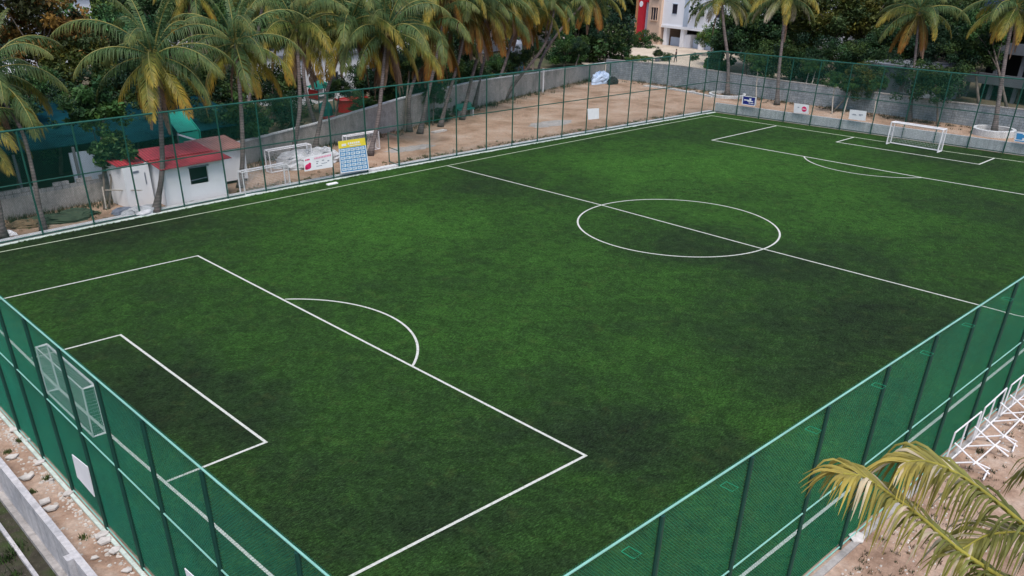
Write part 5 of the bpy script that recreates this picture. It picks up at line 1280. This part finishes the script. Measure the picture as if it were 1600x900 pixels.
# walking person on the road
def person(c_, rz, label, shirt, trousers):
    t = thing('person', c_, label, 'person', rz=rz)
    def skin(nm, verts, edges, rad, mat):
        me = bpy.data.meshes.new(nm); me.from_pydata(verts, edges, []); o = bpy.data.objects.new(nm, me); COL.objects.link(o); o.parent = t
        md = o.modifiers.new('s', 'SKIN')
        for v_, r_ in zip(me.skin_vertices[0].data, rad): v_.radius = (r_, r_)
        me.skin_vertices[0].data[0].use_root = True
        o.modifiers.new('ss', 'SUBSURF').levels = 1; o.modifiers[-1].render_levels = 1; me.materials.append(mat); return o
    vs_ = [(0, 0, .95), (0, 0, 1.15), (0, 0, 1.4), (0, 0, 1.5), (0, 0, 1.58), (0.01, 0, 1.68), (0, .17, 1.40), (0.05, .25, 1.15), (0.1, .27, 0.92), (0, -.17, 1.40), (-0.05, -.25, 1.15), (0, -.27, 0.92), (0, .09, .9), (.12, .1, .5), (.14, .1, .08), (.26, .1, .04), (0, -.09, .9), (-.08, -.1, .5), (-.2, -.1, .1), (-.1, -.1, .04)]
    ed = [(0, 1), (1, 2), (2, 3), (3, 4), (4, 5), (2, 6), (6, 7), (7, 8), (2, 9), (9, 10), (10, 11), (0, 12), (12, 13), (13, 14), (14, 15), (0, 16), (16, 17), (17, 18), (18, 19)]
    rad = [.13, .12, .13, .05, .075, .085, .06, .045, .035, .06, .045, .035, .09, .06, .045, .03, .09, .06, .045, .03]
    skin('body', vs_, ed, rad, simple('skin', (0.16, 0.08, 0.05), 0.6))
    skin('shirt', [(0, 0, .95), (0, 0, 1.15), (0, 0, 1.42), (0, .18, 1.41), (0.04, .24, 1.2), (0, -.18, 1.41), (-0.04, -.24, 1.2)], [(0, 1), (1, 2), (2, 3), (3, 4), (2, 5), (5, 6)], [.15, .145, .15, .075, .06, .075, .06], shirt)
    skin('trousers', [(0, 0, .98), (0, .09, .88), (.12, .1, .5), (.14, .1, .12), (0, -.09, .88), (-.08, -.1, .5), (-.19, -.1, .13)], [(0, 1), (1, 2), (2, 3), (0, 4), (4, 5), (5, 6)], [.15, .11, .075, .06, .11, .075, .06], trousers)
    mb = MB(); mb.tube([(0.0, 0, 1.66), (0, 0, 1.72), (-0.01, 0, 1.78), (-0.01, 0, 1.80)], [.098, .10, .07, .02], 10); mb.build('hair', M['dark'], t, world=False, smooth=True)
person(G(1055, 97.5, -0.3), 2.0, 'person in dark clothes standing on the pale road beyond the wall', simple('dark_cloth', (0.03, 0.03, 0.045), 0.9), simple('dark_cloth_b', (0.02, 0.022, 0.03), 0.9))

# ------------------------------------------------------------------ rubble strip at lower left and right
def slab_at(px_, py_, s, seed, label=None, z=-0.004, mat='slab'):
    rg2 = random.Random(seed); c_ = G(px_, py_, 0); n_ = rg2.choice((4, 5, 5)); a0 = rg2.uniform(0, 6.28)
    tilt = Vector((rg2.uniform(-.10, .10), rg2.uniform(-.10, .10)))
    pts = []
    for i in range(n_):
        a = a0+6.28*i/n_+rg2.uniform(-.25, .25); r_ = s*rg2.uniform(0.7, 1.15); x, y = r_*math.cos(a), r_*0.8*math.sin(a)
        pts.append(Vector((c_.x+x, c_.y+y, 0.035+tilt.x*x+tilt.y*y)))
    mb = MB(); mb.prism(pts, (0, 0, rg2.uniform(0.03, 0.06))); return mb.build('broken_slab', M[mat], loc=(c_.x, c_.y, 0))
big = [(23, 673, .30, 'broken white slab nearest the left edge beside the fence foot'), (63, 725, .34, 'broken pale slab leaning at the second fence post from the left'), (20, 716, .30, 'thin white slab pieces close to the near wall, topmost'), (42, 748, .34, 'jagged white slab beside the near wall below the grass tuft'),
       (108, 773, .36, 'square pale slab at the third fence post foot'), (70, 786, .42, 'large overlapping white slab against the near wall'), (80, 797, .3, 'white slab piece lying over the large overlapping slab'), (160, 838, .34, 'pale slab at the fence foot above the pinkish slab'), (163, 848, .3, 'pinkish flat slab below the fourth fence post'), (181, 862, .28, 'white jagged slab lying apart in the strip'), (149, 873, .16, 'small white stone near the pillar'),
       (45, 690, .18, 'small pale slab between the first two fence posts'), (82, 752, .16, 'small stone by the fence below the second post'), (200, 893, .24, 'white slab at the bottom edge by the fence')]
for i, (px_, py_, s, lab) in enumerate(big): tag(slab_at(px_, py_, s*0.66, i+3), lab, 'slab', 'broken slabs on the strip beside the near fence')
tag(slab_at(1338, 842, 0.30, 77), 'white slab at the foot of the right fence behind the palm frond', 'slab')
rub = MB(); rg2 = random.Random(11)
def stone(mb, x, y, s, z0=-0.01):
    a0 = rg2.uniform(0, 6.28); n_ = rg2.choice((4, 5, 6)); pts = [Vector((x+s*math.cos(a0+6.28*i/n_)*rg2.uniform(.7, 1.1), y+s*.8*math.sin(a0+6.28*i/n_)*rg2.uniform(.7, 1.1), z0)) for i in range(n_)]
    h = s*rg2.uniform(.3, .8); b0 = len(mb.v); n2_ = len(pts); mb.v += [tuple(p) for p in pts]+[(x+(p.x-x)*.6, y+(p.y-y)*.6, z0+h*rg2.uniform(.7, 1.1)) for p in pts]
    for i in range(n2_): j = (i+1) % n2_; mb.f.append((b0+i, b0+j, b0+n2_+j, b0+n2_+i)); mb.mi.append(0)
    mb.f.append(tuple(b0+n2_+i for i in range(n2_))); mb.mi.append(0)
for i in range(900):
    y = rg2.uniform(2, 30); t_ = rg2.random()
    x = XN-0.2-abs(rg2.gauss(0, 0.16)) if t_ < 0.6 else rg2.uniform(XW+0.05, XN-0.2)
    stone(rub, x, y, rg2.uniform(.02, .07)*(1.5 if t_ < .25 else 1))
for i in range(700):
    x = rg2.uniform(3, 30); stone(rub, x, YR-0.5-abs(rg2.gauss(0, 0.9)), rg2.uniform(.02, .055))
tag(rub.build('rubble', M['rubble']), 'small stones and rubble scattered along the foot of the near fences', 'rubble', kind='stuff')
# grass tufts and dry litter in strips, ditch and yard
gr = MB(); cols = []
def tuft(x, y, z, s, n_, c):
    for i in range(n_):
        a = rg2.uniform(0, 6.28); l_ = s*rg2.uniform(.5, 1.2); b0 = Vector((x+rg2.gauss(0, s*.5), y+rg2.gauss(0, s*.5), z)); e = b0+Vector((math.cos(a)*l_*.6, math.sin(a)*l_*.6, l_)); w_ = Vector((-math.sin(a), math.cos(a), 0))*0.012*(1+s*2)
        k0 = len(gr.v); gr.v += [tuple(b0-w_), tuple(b0+w_), tuple(e)]; gr.f.append((k0, k0+1, k0+2)); gr.mi.append(0); k = rg2.uniform(.7, 1.3); cols.extend([(c[0]*k, c[1]*k, c[2]*k, 1)]*3)
for px_, py_ in ((30, 690), (74, 748), (12, 707), (130, 841), (50, 770)):
    g_ = G(px_, py_); tuft(g_.x, g_.y, 0, 0.12, 60, (0.07, 0.10, 0.03))
for i in range(240):
    tuft(XW-rg2.uniform(0.75, 7), rg2.uniform(3, 24), -0.42, rg2.uniform(.1, .3), 45, rg2.choice(((0.04, 0.08, 0.02), (0.06, 0.09, 0.03), (0.03, 0.05, 0.02))))
for i in range(420):
    x = rg2.uniform(-2, 66); y = yL(x)+0.7+abs(rg2.gauss(0, .5))+ (rg2.uniform(0, 3.5) if x < 11 else 0); tuft(x, y, 0, rg2.uniform(.08, .22), 14, rg2.choice(((0.05, 0.09, 0.02), (0.10, 0.10, 0.04), (0.16, 0.12, 0.06))))
wl = wallL
for i in range(500):
    k = rg2.randrange(1, len(wl)-1); u = rg2.random(); p = wl[k].lerp(wl[k+1], u); tuft(p.x, p.y-0.3-abs(rg2.gauss(0, .6)), 0, rg2.uniform(.15, .45), 14, rg2.choice(((0.03, 0.05, 0.02), (0.06, 0.06, 0.03), (0.10, 0.07, 0.04))))
for i in range(350):
    y = rg2.uniform(12, 60); tuft(80.2-abs(rg2.gauss(0, .9)), y, 0, rg2.uniform(.1, .35), 14, rg2.choice(((0.08, 0.05, 0.03), (0.06, 0.06, 0.03), (0.12, 0.08, 0.05))))
for i in range(260):
    x = rg2.uniform(4, 24); tuft(x, YR-0.55-abs(rg2.gauss(0, 1.0)), 0, rg2.uniform(.05, .12), 10, rg2.choice(((0.12, 0.09, 0.05), (0.05, 0.06, 0.03), (0.2, 0.16, 0.12))))
# ragged turf edge by the left kerb
for i in range(900):
    x = rg2.uniform(-1.5, 67); tuft(x, yL(x)-0.42+rg2.gauss(0, .03), 0.0, rg2.uniform(.04, .09), 10, rg2.choice(((0.03, 0.08, 0.015), (0.05, 0.10, 0.02))))
tag(gr.build('grass_tufts', M['leaf'], cols=cols), 'loose grass tufts and dry litter along the walls, kerbs and ditch', 'grass', kind='stuff')
for me in list(bpy.data.meshes):
    if me.users == 0: bpy.data.meshes.remove(me)
